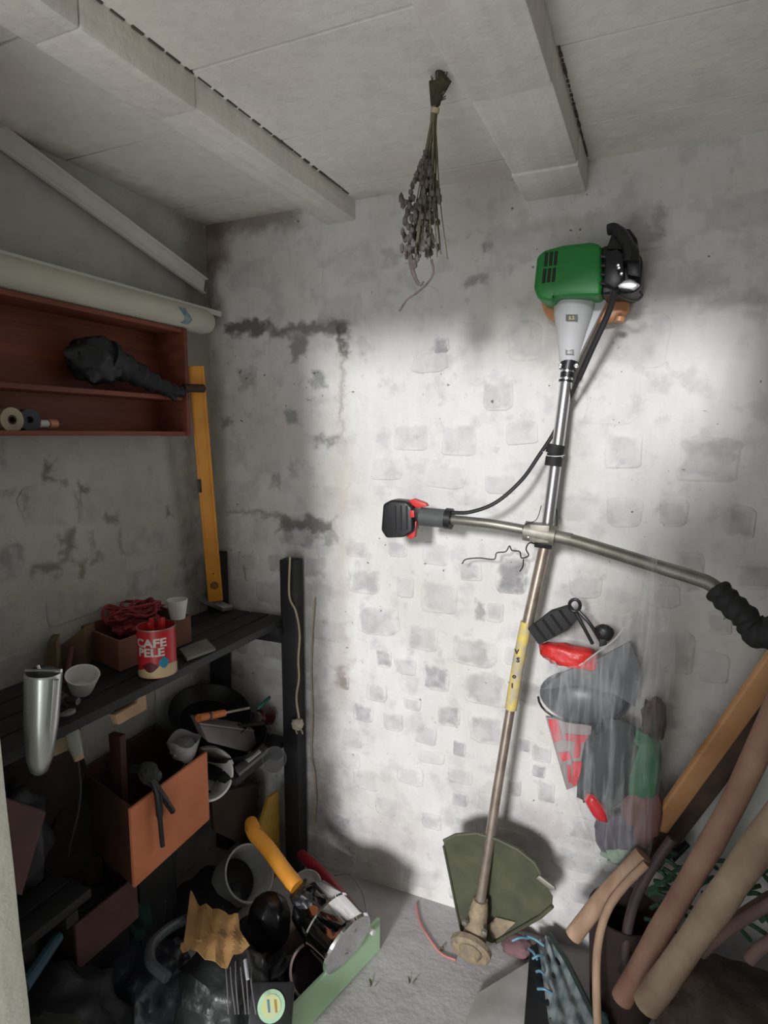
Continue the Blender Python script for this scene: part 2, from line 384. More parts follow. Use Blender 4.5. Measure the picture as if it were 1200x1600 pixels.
dl = MB().box((.045, -.08, .955), (.035, 1.10, 1.89), Matrix.Rotation(-.29, 3, 'Z'), bevel=.003).build('added_shade_leaf', M_jamb); dl['kind'] = 'structure'  # door leaf added out of view to shade the lower right back wall
struct(relief((LX - .1, FY - .15, 0), (RX - LX + .2, 0, 0), (0, D - FY + .25, 0), (0, 0, 1), 50, 50, 0.004, 0.1), 'floor', M_floor)
struct(MB().box((0, -2.6, -.04), (8, 6.1, .06)), 'ground_outside', mat('pale_yard_concrete', (0.42, 0.40, 0.37), .9))
# ceiling: boards between two beams
ceiling = struct(MB().box(((LX + RX) / 2, (D + FY) / 2 - .1, CZ + .055), (RX - LX + .3, D - FY + .5, .06)), 'ceiling', M_joint)
def board(x0, x1, y0, y1):
    o = MB().box(((x0 + x1) / 2, (y0 + y1) / 2, CZ + .0125 + random.uniform(-.001, .0012)), (x1 - x0, y1 - y0 - .006, .025), bevel=.0007, seg=1).build('ceiling_board', M_ceil, ceiling)
    o.color = (1, 1, 1, 1)
B1 = (-0.937, -0.832, 2.058); B2 = (-0.347, -0.196, 2.045)
for xs, ys in (((LX - .02, B1[0] + .02), (FY - .2, .8, 1.17, 1.545, D + .02)), ((B1[1] - .02, B2[0] + .02), (FY - .2, .7, .995, 1.295, 1.60, D + .02)), ((B2[1] - .02, RX + .02), (FY - .2, .89, 1.195, 1.50, D + .02))):
    for a, c in zip(ys, ys[1:]): board(xs[0], xs[1], a, c)
def beam(x0, x1, z, cuts, dz):
    for i, (a, c) in enumerate(zip(cuts, cuts[1:])):
        d = dz[i]
        o = MB().box(((x0 + x1) / 2, (a + c) / 2, (z + d + CZ + .01) / 2), (x1 - x0 - abs(d), c - a - .002, CZ + .01 - z - d), bevel=.007, seg=2).build('beam', M_beam, ceiling)
        o.color = (1, 1, 1, 1)
beam(*B1, (FY - .15, .75, 1.01, D + .01), (.0, .0, .006))
beam(*B2, (FY - .15, .8, 1.165, 1.52, D + .01), (.0, -.003, .004, .0))
# dark strips laid over the seams where the ceiling meets the beams
gap = MB()
for x, a, c in ((B1[1] + .002, .55, 1.64), (B2[1] + .002, 1.19, 1.66)):
    for i in range(26):
        t0 = a + (c - a) * i / 26
        gap.box((x, t0 + (c - a) / 52, CZ - .001), (random.uniform(.002, .006), (c - a) / 26 * random.uniform(.5, 1.05), .004))
gap.build('gap_strip', M_joint, ceiling, kind='stuff')
# bricks: a few outlines shared by all
BM = []
for k in range(14):
    bm = bmesh.new(); n = 16; rings = []
    js = [random.uniform(.90, 1.07) for _ in range(n)]; sh = random.uniform(-.12, .12)
    for rr, zz in ((1.0, 0.012), (.94, -.35), (.84, -.85), (.6, -1.0)):
        ring = []
        for i in range(n):
            a = 2 * math.pi * (i + .5) / n; ca, sa = math.cos(a), math.sin(a)
            e = .42
            x = math.copysign(abs(ca) ** e, ca); y = math.copysign(abs(sa) ** e, sa)
            ring.append(bm.verts.new(((x * js[i] + sh * y) * rr * .5, zz if rr == 1 else zz + random.uniform(-.08, .08), y * js[(i * 3) % n] * rr * .5)))
        rings.append(ring)
    for A, B in zip(rings, rings[1:]):
        for i in range(n): bm.faces.new((A[i], A[(i + 1) % n], B[(i + 1) % n], B[i]))
    bm.faces.new(rings[-1]); bmesh.ops.recalc_face_normals(bm, faces=bm.faces)
    for f in bm.faces: f.smooth = True
    pair = []
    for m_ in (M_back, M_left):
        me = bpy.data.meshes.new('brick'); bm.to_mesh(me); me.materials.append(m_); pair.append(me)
    BM.append(pair); bm.free()
def brick(wall, cx, cz, w_, h_, proud, tint):
    """one brick, standing proud of the wall plane"""
    side = 0 if wall is wall_back else 1
    o = bpy.data.objects.new('brick', random.choice(BM)[side]); C.objects.link(o); o.parent = wall
    p = V((cx, D, cz)) if side == 0 else V((LX, cx, cz))
    nz_ = 0.005 * (noise.noise(p * 3.1) + 0.5 * noise.noise(p * 9))
    if side == 0: p.y -= nz_
    else:
        p.x += nz_; o.rotation_euler = (0, 0, math.pi / 2)
    o.location = p - wall.location
    o.scale = (w_, proud, h_)
    o.rotation_euler.rotate(Matrix.Rotation(random.uniform(-.05, .05), 3, 'Y') if side == 0 else Matrix.Rotation(random.uniform(-.03, .03), 3, 'X'))
    o.color = (1 - tint, 1, 1, 1)
seen = []
def free(cx, cz, w_, h_):
    return all(abs(cx - a) > (w_ + c) * .47 or abs(cz - b_) > (h_ + d) * .47 for a, b_, c, d in seen)
spec = []
for ox, oy, k, rows in (
    (500, 840, 3.2, [(225, 220, 140, 110, .4), (290, 415, 190, 140, .35), (425, 245, 80, 100, .2), (600, 290, 170, 160, .25), (755, 165, 100, 90, .4), (960, 200, 140, 150, .75), (875, 375, 80, 90, .35), (520, 500, 140, 130, .25), (770, 570, 200, 140, .4), (580, 700, 120, 115, .6), (320, 605, 70, 80, .55), (425, 640, 100, 80, .3), (820, 755, 200, 150, .4), (285, 770, 90, 90, .3), (120, 720, 50, 70, .8), (220, 875, 90, 80, .5), (365, 920, 90, 80, .25), (460, 830, 80, 60, .35), (640, 890, 110, 100, .5), (830, 960, 170, 130, .4), (530, 990, 100, 90, .25), (695, 1060, 60, 75, .7), (165, 1000, 90, 90, .2), (700, 1310, 75, 65, .5), (970, 1250, 65, 80, .5), (1110, 1080, 90, 80, .35), (1130, 1270, 80, 100, .5), (1095, 1170, 60, 60, .55), (1020, 1040, 50, 60, .35), (450, 1190, 120, 90, .15), (550, 1100, 130, 60, .15), (230, 1210, 120, 100, .18), (330, 1340, 100, 90, .15), (150, 1110, 90, 80, .15), (560, 1420, 90, 70, .2), (390, 60, 90, 70, .25), (580, 80, 120, 110, .2), (180, 60, 100, 70, .3), (970, 590, 80, 90, .2), (900, 1150, 90, 70, .15), (700, 1190, 120, 80, .12), (850, 1330, 110, 90, .12)]),
    (880, 640, 3.48, [(330, 220, 190, 180, .22), (790, 270, 320, 220, .3), (600, 560, 150, 140, .2), (965, 610, 150, 160, .4), (690, 850, 150, 140, .3), (1040, 910, 170, 120, .25), (610, 1310, 190, 220, .35), (550, 1020, 160, 120, .2), (120, 960, 170, 120, .25), (850, 1160, 130, 110, .3), (820, 1400, 150, 160, .15), (330, 560, 190, 150, .15)]),
    (500, 460, 3.16, [(880, 500, 140, 130, .25), (1010, 230, 160, 180, .2), (600, 255, 70, 70, .6), (540, 340, 160, 90, .15), (690, 720, 170, 150, .2), (450, 710, 160, 120, .15), (890, 940, 140, 90, .2), (1000, 680, 150, 110, .15), (330, 860, 150, 110, .1), (620, 900, 190, 110, .1)])):
    for cx, cy, w_, h_, t in rows:
        p = Y(ox + cx / k, oy + cy / k, D); s_ = (p.length and (D / ray(600, 679).y)) * F / F
        q = Y(ox + (cx + w_ / 2) / k, oy + cy / k, D); q0 = Y(ox + (cx - w_ / 2) / k, oy + cy / k, D)
        v1 = Y(ox + cx / k, oy + (cy + h_ / 2) / k, D); v0 = Y(ox + cx / k, oy + (cy - h_ / 2) / k, D)
        spec.append((p.x, p.z, q.x - q0.x, v0.z - v1.z, t))
for cx, cz, w_, h_, t in spec:
    brick(wall_back, cx, cz, w_ * 1.12, h_ * 1.12, .005, min(1, t * 1.5)); seen.append((cx, cz, w_ + .018, h_ + .018))
def courses(wall, u0, u1, z0, z1, hfun, wfun, pr):
    z = z0; row = 0
    while z < z1:
        h_ = hfun(z); u = u0 - random.uniform(0, .15)
        while u < u1:
            w_ = wfun(z); cx = u + w_ / 2; cz = z + h_ / 2 + random.uniform(-.006, .006)
            if u0 < cx < u1 and cz + h_ / 2 < CZ - .01 and (wall is wall_left or free(cx, cz, w_, h_)) and random.random() < .9:
                brick(wall, cx, cz, (w_ - .014) * random.uniform(.78, 1), (h_ - .012) * random.uniform(.8, 1), random.uniform(.0015, .004) if z < pr else random.uniform(.001, .0025), random.choice((.2, .35, .5, .65, .85)) if z < pr else random.choice((0, .08, .16, .3)))
            u += w_
        z += h_; row += 1
courses(wall_back, LX + .02, .55, .02, 2.1, lambda z: random.uniform(.088, .105) if z < 1.1 else random.uniform(.13, .165), lambda z: random.uniform(.10, .19) if z < 1.1 else random.uniform(.17, .27), 1.1)
courses(wall_left, .62, D - .03, .05, 2.1, lambda z: random.uniform(.12, .145), lambda z: random.uniform(.15, .25), 1.5)
# ------------------------------------------------------------------ brush cutter on the back wall
def cy_(py): return 1.615 - (py - 570) / 900 * 0.115      # the tool leans: its foot stands out from the wall
def K(px, py, dy=0.0): return Y(px, py, cy_(py) + dy)
pxm = sc(K(850, 830))
bc = thing('brush_cutter', 'petrol brush cutter with green engine cover and bicycle handlebar leaning on white wall', 'brush cutter', K(745, 1490))
m_ = MB(); m_.prism([K(838, 400, -.10), K(850, 390, -.10), K(880, 382, -.10), K(925, 377, -.10), K(940, 382, -.10), K(942, 440, -.10), K(938, 462, -.10), K(868, 462, -.10), K(862, 471, -.10), K(840, 467, -.10), K(833, 450, -.10)], V((0, .15, 0)), bevel=.013, seg=3)
cover = m_.build('engine_cover', M_green, bc)
for i in range(3):
    for j in range(2):
        x0 = 854 + i * 7.5 - j * 3; y0 = 395 + j * 26 - i * 1
        MB().prism([K(x0 - 2, y0, -.0985), K(x0 + 3, y0 - 1, -.0985), K(x0 + 1, y0 + 21, -.0985), K(x0 - 4, y0 + 22, -.0985)], V((0, -.003, 0)), bevel=.0008, seg=1).build('vent_slot', M_black, cover)
# tank behind the cone
m_ = MB(); m_.prism([K(842, 462, .012), K(985, 462, .012), K(982, 486, .012), K(965, 500, .012), K(940, 503, .012), K(890, 498, .012), K(868, 503, .012), K(850, 492, .012)], V((0, .055, 0)), bevel=.014, seg=3)
tank = m_.build('fuel_tank', M_tank, bc)
MB().lathe(K(968, 500, -.02), K(975, 470) - K(962, 520), [(-.004, 0), (-.004, .012), (.006, .012), (.006, 0)], 16).build('tank_cap', M_tank, tank)
# cone shaped fan housing
a, b_ = K(899, 452, -.02), K(889, 566, 0)
L_ = (b_ - a).length
m_ = MB(); m_.lathe(a, b_ - a, [(0, 0), (0, 32 * pxm), (.018, 33 * pxm), (.022, 30.5 * pxm), (.06, 28 * pxm), (L_ * .6, 22 * pxm), (L_ * .9, 16 * pxm), (L_ * .97, 15 * pxm), (L_, 13 * pxm), (L_, 0)], 28, flat=(0, 1, 0), flatk=.85)
hous = m_.build('fan_housing', M_grey, bc)
for k, (px, py, hw, hh, dd) in enumerate(((893, 496, 9, 4.5, .0535), (890, 550, 6.5, 4, .0265))):
    c = K(px, py, -dd)
    s_ = MB().prism([K(px - hw, py - hh, -dd), K(px + hw, py - hh, -dd), K(px + hw, py + hh, -dd), K(px - hw, py + hh, -dd)], V((0, .005, 0))).build('sticker', M_black, hous)
    t = MB(); text_mesh(t, '5.2' if k == 0 else 'EU', .011 if k == 0 else .008, lambda u, v, px=px, py=py, dd=dd: K(px, py + (3.2 if dd > .05 else 2.2), -dd - .0006) + V((u, 0, v)), bold=True)
    t.build('sticker_print', mat('print_yellow', (.7, .66, .3), .6) if k == 0 else M_white, s_)
# side web of the housing, clear grey
MB().prism([K(930, 458, -.015), K(948, 470, -.015), K(905, 556, -.01), K(900, 560, -.01)], V((0, .03, 0)), bevel=.003).build('housing_web', M_grey, bc)
# black carburettor side
m_ = MB()
m_.prism([K(936, 385, -.085), K(955, 380, -.085), K(985, 392, -.085), K(1003, 396, -.085), K(1005, 412, -.085), K(1001, 450, -.085), K(985, 460, -.085), K(960, 458, -.085), K(938, 462, -.085)], V((0, .13, 0)), bevel=.014, seg=3)
m_.prism([K(948, 398, -.09), K(965, 392, -.09), K(975, 400, -.09), K(977, 440, -.09), K(962, 452, -.09), K(945, 445, -.09)], V((0, -.022, 0)), bevel=.006)
m_.prism([K(979, 400, -.09), K(1001, 404, -.09), K(1000, 436, -.09), K(980, 432, -.09)], V((0, -.016, 0)), bevel=.006)
for i in range(4): m_.tube([K(938, 400 + 14 * i, -.1), K(950, 401 + 14 * i, -.1)], .004, 6)
air = m_.build('air_filter_housing', M_black, bc)
m_ = MB(); m_.tube(ctrl([K(985, 410, -.11), K(986, 395, -.11), K(975, 372, -.10), K(960, 358, -.09), K(948, 360, -.09)], 6), [.017] * 8 + [.014] * 8 + [.013] * 8 + [.009], 10)
m_.build('starter_grip', M_black, bc)
MB().prism([K(960, 372, -.03), K(985, 368, -.03), K(998, 385, -.03), K(990, 402, -.03), K(950, 400, -.03)], V((0, -.06, 0)), bevel=.006).build('muffler_guard', M_rubber, bc)
MB().prism([K(963, 440, -.105), K(985, 436, -.105), K(1000, 444, -.105), K(990, 452, -.105), K(966, 449, -.105)], V((0, .02, 0)), bevel=.003).build('choke_plate', M_alu, bc)
m_ = MB()
for px, py in ((967, 419), (971, 428), (966, 415)): m_.lathe(K(px, py, -.135), V((0, -1, 0)), [(0, .0035), (.004, .0032), (.0045, 0)], 10)
m_.build('screw_heads', M_chrome, bc)
m_ = MB(); m_.tube(ctrl([K(1000, 455, -.1), K(1003, 462, -.1), K(993, 470, -.1), K(975, 466, -.1), K(963, 455, -.1)], 5), .0028, 6); m_.build('fuel_hose', M_wire, bc)
# shaft
m_ = MB(); m_.tube([K(889, 565), K(851, 855)], 9.2 * pxm, 18); shaft = m_.build('shaft', M_alu, bc)
m_ = MB(); m_.tube([K(851, 855), K(823, 980)], 9.0 * pxm, 18); m_.tube([K(798, 1105), K(776, 1240), K(748, 1425)], [7.6 * pxm, 8 * pxm, 8.5 * pxm], 18)
m_.build('lower_shaft', mat('tarnished_aluminium', (.52, .45, .38), .35, .75, col2=(.36, .29, .23), scale=22), bc)
m_ = MB(); m_.tube([K(823, 972), K(811, 1030), K(798, 1108)], 9.6 * pxm, 18)
lab = m_.build('warning_label', mat('worn_yellow_label', (.66, .50, .10), .6, col2=(.40, .36, .28), scale=38), bc)
m_ = MB()
for px, py, t in ((808, 1022, 'V'), (810, 1035, 'S'), (804, 1060, 'o'), (801, 1075, 'I')):
    p0 = K(px - 1, py, -.0185)
    text_mesh(m_, t, .018, lambda u, v, p0=p0: p0 + V((u, abs(u) * .2, v)), bold=True)
m_.build('label_print', M_black, lab, kind='stuff')
m_ = MB(); m_.tube([K(890, 563), K(887, 578)], 13 * pxm, 16); m_.tube([K(887.5, 582), K(886.5, 590)], 11 * pxm, 16); m_.tube([K(885, 594), K(884.5, 597)], 11.5 * pxm, 16)
m_.build('black_collar', M_black, bc)
for px in (876, 901): MB().lathe(K(px, 572, -.012), V((0, -1, 0)), [(0, .005), (.012, .005), (.013, 0)], 8).build('clamp_bolt', M_chrome, bc)
m_ = MB(); m_.tube([K(869, 695), K(866, 709)], 14 * pxm, 16); m_.tube([K(866, 714), K(864, 728)], 13 * pxm, 16); m_.tube([K(867, 708), K(866, 716)], 12 * pxm, 16)
m_.build('hanger_ring', M_rubber, bc)
m_ = MB(); m_.tube(ctrl([K(868 + 14 * math.cos(a_) , 711 + 2 * math.sin(a_), -.014 * math.sin(a_) - .006) for a_ in [k * .8 for k in range(8)]] + [K(848, 706, -.02)], 4), .0012, 5)
m_.build('cable_tie', M_white, bc)
# handlebar
hb = MB(); hb.tube(ctrl([K(705, 812, -.03), K(735, 815, -.035), K(770, 819, -.035), K(820, 828, -.03)], 6), 7.8 * pxm, 14)
hb.tube(ctrl([K(870, 839, -.03), K(900, 846, -.035), K(960, 864, -.05), K(1040, 889, -.075), K(1085, 903, -.09), K(1112, 914, -.10), K(1150, 945, -.12)], 6), 9.6 * pxm, 14)
hb.build('handlebar', mat('satin_bar_metal', (.27, .26, .225), .42, .7, col2=(.18, .17, .14), scale=18), bc)
m_ = MB(); m_.tube([K(820, 829, -.03), K(868, 838, -.03)], 15.5 * pxm, 16); m_.tube([K(868, 838, -.03), K(893, 843, -.033)], 9.5 * pxm, 14)
m_.box(K(845, 832, -.028), (.05, .05, .045), bevel=.005)
cl = m_.build('handlebar_clamp', M_dull, bc)
for px in (826, 860):
    MB().lathe(K(px, 836, -.045), V((0, -1, 0)), [(0, .006), (.007, .006), (.008, 0)], 6).build('bolt', M_chrome, cl)
MB().tube([K(836, 849, -.02), K(862, 852, -.02)], 6 * pxm, 10).build('rubber_pad', M_rubber, bc)
m_ = MB(); pts = ctrl([K(1120, 921, -.10), K(1140, 942, -.115), K(1165, 965, -.13), K(1180, 985, -.14), K(1212, 990, -.15)], 8)
m_.tube(pts, [(16.5 + 1.3 * math.sin(i * 1.3) + (4 if i > 22 else 0)) * pxm for i in range(len(pts))], 16)
m_.build('right_grip', M_rubber, bc)
# throttle grip on the left
m_ = MB(); m_.tube([K(658, 807, -.03), K(703, 811, -.03)], 15.5 * pxm, 16); m_.build('grip_sleeve', mat('grey_rubber', (.10, .105, .105), .6), bc)
MB().tube([K(697, 810, -.03), K(706, 811, -.03)], [17.5 * pxm] * 2, 16).build('sleeve_collar', M_black, bc)
m_ = MB(); m_.prism([K(609, 785, -.005), K(622, 778, -.005), K(645, 780, -.005), K(655, 790, -.005), K(656, 826, -.005), K(640, 836, -.005), K(614, 837, -.005), K(606, 825, -.005)], V((0, -.05, 0)), bevel=.009, seg=3)
tg = m_.build('throttle_housing', M_black, bc)
for k in range(3):
    x = 616 + 9 * k
    MB().prism([K(x, 790, -.054), K(x + 3, 790, -.054), K(x + 3, 828, -.054), K(x, 828, -.054)], V((0, -.003, 0)), bevel=.001, seg=1).build('housing_rib', M_black, tg)
MB().prism([K(650, 778, -.02), K(668, 785, -.02), K(672, 790, -.02), K(655, 793, -.02), K(640, 782, -.02)], V((0, -.02, 0)), bevel=.003).build('lock_lever', M_red, bc)
MB().prism([K(640, 822, -.02), K(655, 812, -.02), K(652, 838, -.02), K(645, 841, -.02), K(636, 834, -.02)], V((0, -.02, 0)), bevel=.003).build('throttle_trigger', M_red, bc)
MB().prism([K(642, 797, -.05), K(648, 797, -.05), K(649, 808, -.05), K(642, 808, -.05)], V((0, -.008, 0)), bevel=.001).build('stop_switch', M_red, bc)
m_ = MB(); m_.tube(ctrl([K(962, 452, -.12), K(950, 490, -.085), K(925, 545, -.05), K(905, 590, -.02), K(884, 635, .015), K(866, 675, .012), K(842, 712, .0), K(815, 750, -.015), K(775, 785, -.03), K(735, 800, -.035), K(703, 801, -.035)], 8), [.0075] * 25 + [.0052] * 56, 8)
m_.build('throttle_cable', M_wire, bc)
# gear case, guard
m_ = MB(); m_.tube(ctrl([K(751, 1405), K(747, 1430), K(743, 1455, -.005), K(741, 1475, -.02)], 4), [.02, .022, .024, .026, .026, .027, .028, .030, .031, .032, .032, .030, .026], 16)
m_.lathe(K(738, 1477, -.03), V((-.05, -.9, -.36)), [(-.02, .024), (0, .030), (.018, .032), (.034, .022), (.037, 0)], 22)
gc = m_.build('gear_case', M_mud, bc)
m_ = MB(); ax_ = V((-.05, -.90, -.36)); m_.lathe(K(738, 1474, -.012), ax_, [(0, 0), (0, .048), (.006, .056), (.02, .056), (.028, .048), (.030, .02), (.030, 0)], 30)
m_.build('cutting_head', M_mud, bc)
for px, py in ((727, 1440), (757, 1455), (735, 1462)):
    MB().lathe(K(px, py, -.035), V((0, -1, -.2)), [(0, .009), (.008, .009), (.010, .004), (.010, 0)], 6).build('bolt', M_dull, gc)
gout = [(722, 1460), (714, 1425), (704, 1375), (693, 1322), (694, 1314), (712, 1305), (745, 1302), (778, 1312), (810, 1328), (835, 1348), (843, 1362), (846, 1376), (853, 1384), (864, 1400), (863, 1416), (845, 1432), (810, 1452), (775, 1472), (768, 1474), (750, 1465)]
m_ = MB(); t = bmesh.new()
def gp(px, py, off=0.0):
    d_ = math.hypot(px - 745, py - 1450) / 150
    return K(px, py, .045 - .05 * d_ * d_ + off - .03 * max(0, (px - 745) / 120) ** 2)
inner = (745, 1430); rings = 7
grid = []
for k in range(rings + 1):
    f = k / rings; grid.append([(inner[0] + (x - inner[0]) * f, inner[1] + (y - inner[1]) * f) for x, y in gout])
front = [[m_.b.verts.new(gp(x, y)) for x, y in g_] for g_ in grid[1:]]
back = [[m_.b.verts.new(gp(x, y, .005)) for x, y in g_] for g_ in grid[1:]]
cf = m_.b.verts.new(gp(*inner)); cb = m_.b.verts.new(gp(*inner, .005)); n = len(gout)
for G, c in ((front, cf), (back, cb)):
    for i in range(n): m_.b.faces.new((c, G[0][i], G[0][(i + 1) % n]))
    for A, B in zip(G, G[1:]):
        for i in range(n): m_.b.faces.new((A[i], A[(i + 1) % n], B[(i + 1) % n], B[i]))
for i in range(n): m_.b.faces.new((front[-1][i], front[-1][(i + 1) % n], back[-1][(i + 1) % n], back[-1][i]))
grd = m_.build('guard', M_guard, bc)
# rolled edges of the guard
m_ = MB(); m_.tube([gp(x, y, -.004) for x, y in gout[4:12]], .0055, 8); m_.tube([gp(x, y, -.004) for x, y in gout[14:18]], .005, 8); m_.tube([gp(x, y, -.003) for x, y in gout[0:4]], .003, 6)
m_.build('guard_rim', M_guard, grd)
m_ = MB(); m_.prism([gp(775, 1432, -.002), gp(806, 1440, -.002), gp(785, 1460, -.002), gp(770, 1468, -.002), gp(762, 1445, -.002)], V((0, -.004, 0)), bevel=.001)
m_.build('guard_plate', M_mud, grd)
m_ = MB(); m_.prism([K(843, 1366, -.02), K(867, 1384, -.02), K(869, 1389, -.02), K(858, 1386, -.02), K(838, 1370, -.02)], V((0, -.006, 0)), bevel=.001); m_.build('line_cutter_blade', M_dull, grd)
# wires that tie the tool to the wall
tw = thing('tie_wire', 'thin black twisted wire tied round the handlebar clamp', 'wire', K(845, 850, .03))
m_ = MB(); m_.tube(ctrl([K(866, 760, .05), K(862, 775, .04), K(870, 800, .03), K(868, 830, -.02), K(862, 850, -.035), K(845, 853, -.04), K(828, 848, -.03), K(822, 858, .0), K(826, 868, .03), K(815, 872, .04), K(812, 862, .045), K(800, 860, .045), K(796, 853, .045), K(790, 862, .045), K(776, 864, .045), K(772, 874, .045), K(750, 872, .045), K(728, 874, .045), K(722, 881, .045)], 4), .0019, 5)
m_.tube(ctrl([K(818, 874, .04), K(817, 885, .045), K(812, 893, .045)], 4), .0018, 5)
m_.build('twisted_wire', M_wire, tw)
m_ = MB(); m_.tube(ctrl([K(815, 835, -.03), K(820, 820, -.05), K(838, 812, -.03), K(846, 790, -.01)], 5), .001, 5); m_.build('loose_end', M_wire, tw)
# ------------------------------------------------------------------ dried bouquet hanging from the ceiling
top = Z(682, 104, CZ - .004)
fb = thing('dried_bouquet', 'bunch of dried lavender hanging upside down from the white ceiling', 'dried flowers', top)
def Q(px, py): return Y(px, py, top.y + .02 + (py - 104) / 390 * .10)
m_ = MB(); random.seed(3)
for i in range(30):
    x1 = random.gauss(672, 5); e = random.uniform(360, 460)
    tipx = 655 + (x1 - 672) * 3.2 + random.gauss(0, 9)
    dy = random.uniform(-.02, .02)
    m_.tube(ctrl([Q(random.uniform(672, 697), random.uniform(104, 150)) + V((0, dy * .6, 0)), Q(random.uniform(674, 683), 165) + V((0, dy * .3, 0)), Q(672 + (x1 - 672) * .8, 230) + V((0, dy * .6, 0)), Q(664 + (tipx - 655) * .5, 310) + V((0, dy, 0)), Q(tipx, min(e, 400)) + V((0, dy * 1.4, 0))], 3), .0013, 5)
m_.build('stems', M_stem, fb, kind='stuff')
m_ = MB(); m_.tube([Q(684, 128), Q(680, 165)], [.017, .009], 9); m_.tube([Q(682, 106), Q(694, 128), Q(683, 150)], [.004, .014, .010], 8); m_.build('stem_bundle', mat('dark_stem_bundle', (.075, .065, .04), .9, bump=.5, scale=60), fb)
m_ = MB()
for i in range(190):
    v = random.random() ** .75; py = 245 + v * 150
    cxp = 668 - v * 12; px = random.gauss(cxp, 5 + 11 * v)
    px = max(628, min(686, px))
    if 330 < py and 655 < px < 662: continue
    p = Q(px, py) + V((0, random.uniform(-.03, .03), 0))
    m_.blob(p, (.0042, .0042, random.uniform(.005, .010)), .5, 3, sub=2, seed=i)
for px, py in ((645, 385), (641, 395), (650, 380), (668, 385), (671, 378), (668, 395), (630, 318), (627, 310), (684, 300), (686, 310), (680, 332), (637, 330), (633, 345), (652, 402), (648, 412)): m_.blob(Q(px, py), (.006, .006, .012), .3, sub=1, seed=px)
m_.build('flower_heads', M_flower, fb, kind='stuff')
m_ = MB(); m_.tube(ctrl([Q(641, 400), Q(645, 425), Q(655, 445), Q(662, 440)], 5), [.006, .006, .006, .006, .005, .005, .005, .004, .004, .004, .003, .003, .003, .003, .002, .002], 6); m_.tube(ctrl([Q(674, 405), Q(677, 425), Q(668, 442), Q(650, 458), Q(636, 468), Q(624, 486)], 5), .0025, 6)
m_.build('curled_leaf', M_flower, fb)
m_ = MB(); m_.lathe(Q(680, 172), Q(679, 178) - Q(680, 172), [(-.004, 0), (-.004, .0085), (.005, .008), (.005, 0)], 12); m_.build('string_tie', M_cord, fb)
# ------------------------------------------------------------------ wall cabinet, profiles and tube above it
ye = 1.455; xf = -1.268
cab = thing('wall_cabinet', 'red-brown open wooden cabinet with one shelf hung on left wall', 'cabinet', (LX, 1.0, 1.46))
y0_ = .63; z0_, z1_, zs = 1.447, 1.752, 1.560
d_ = xf - LX
MB().box((LX + .006 + .004, (y0_ + ye) / 2, (z0_ + z1_) / 2), (.008, ye - y0_, z1_ - z0_), bevel=.001).build('back_panel', M_redwood, cab)
MB().box((LX + d_ / 2 + .007, (y0_ + ye) / 2, z0_ + .006), (d_ - .014, ye - y0_ - .02, .012), bevel=.0015).build('bottom_panel', M_redwood, cab)
MB().box((LX + d_ / 2 + .007, (y0_ + ye) / 2, z1_ - .006), (d_ - .014, ye - y0_ - .02, .012), bevel=.0015).build('top_panel', M_redwood, cab)
MB().box((LX + d_ / 2 + .007, (y0_ + ye) / 2 - .005, zs - .006), (d_ - .018, ye - y0_ - .03, .012), bevel=.0015).build('shelf', M_redwood, cab)
for yy in (ye - .006, y0_ + .006): MB().box((LX + d_ / 2 + .005, yy, (z0_ + z1_) / 2), (d_, .014, z1_ - z0_ + .002), bevel=.0015).build('side_panel', M_redwood, cab)
bbg = thing('plastic_bag', 'black knotted plastic bag with tapering neck on the cabinet shelf', 'bag', (xf - .05, 1.2, zs))
m_ = MB()
def CB(px, py, x=-1.30): return X(px, py, x)
c0 = CB(150, 566); m_.blob(c0 + V((0, 0, .004)), (.045, .075, .058), .22, 2.4, 4, seed=4)
pts = ctrl([CB(165, 560), CB(205, 580, -1.29), CB(240, 598, -1.27), CB(270, 610, -1.255), CB(286, 612, -1.25)], 5)
m_.tube(pts, [.05 - .038 * (i / (len(pts) - 1)) ** .6 + .004 * math.sin(i * 2.1) for i in range(len(pts))], 12)
m_.tube([CB(255, 608, -1.26), CB(275, 625, -1.25)], [.012, .006], 8)
m_.build('bag_body', M_bagblack, bbg)
MB().tube([X(287, 606, -1.252), X(318, 607, -1.235)], [.012, .012], 12).build('bag_neck', mat('dark_brown_strap', (.05, .022, .015), .6), bbg)
tr = thing('tape_roll', 'cream roll of tape standing in lower cabinet bay', 'tape', CB(12, 672, -1.31))
m_ = MB(); c = X(12, 656, -1.31); m_.lathe(c + V((.015, 0, 0)), V((-1, 0, 0)), [(0, .010), (0, .027), (.03, .027), (.03, .010), (0, .010)], 26); m_.build('tape_coil', mat('tape_cream', (.50, .43, .32), .6), tr)
m_ = MB(); m_.lathe(c + V((.0155, 0, 0)), V((-1, 0, 0)), [(0, .007), (0, .0105), (.031, .0105), (.031, .007), (0, .007)], 20); m_.build('cardboard_core', M_brown, tr)
br = thing('blue_tape_roll', 'dark grey-blue roll beside the cream tape roll', 'tape', CB(42, 670, -1.31))
c = X(42, 656, -1.31); m_ = MB(); m_.lathe(c + V((.01, 0, 0)), V((-1, .25, 0)), [(0, .008), (0, .024), (.028, .024), (.028, .008), (0, .008)], 22); m_.build('tape_coil', mat('slate_tape', (.07, .085, .11), .5), br)
sb = thing('small_bottle', 'tiny bottle with orange cap lying right of the rolls', 'bottle', CB(72, 670, -1.31))
m_ = MB(); m_.lathe(X(60, 662, -1.31), V((0, 1, 0)), [(0, 0), (0, .009), (.022, .009), (.025, .006), (.025, 0)], 14); m_.build('bottle_body', M_white, sb)
m_ = MB(); m_.lathe(X(60, 662, -1.31) + V((0, .0255, 0)), V((0, 1, 0)), [(0, 0), (0, .011), (.02, .011), (.02, 0)], 14); m_.build('cap', M_tank, sb)
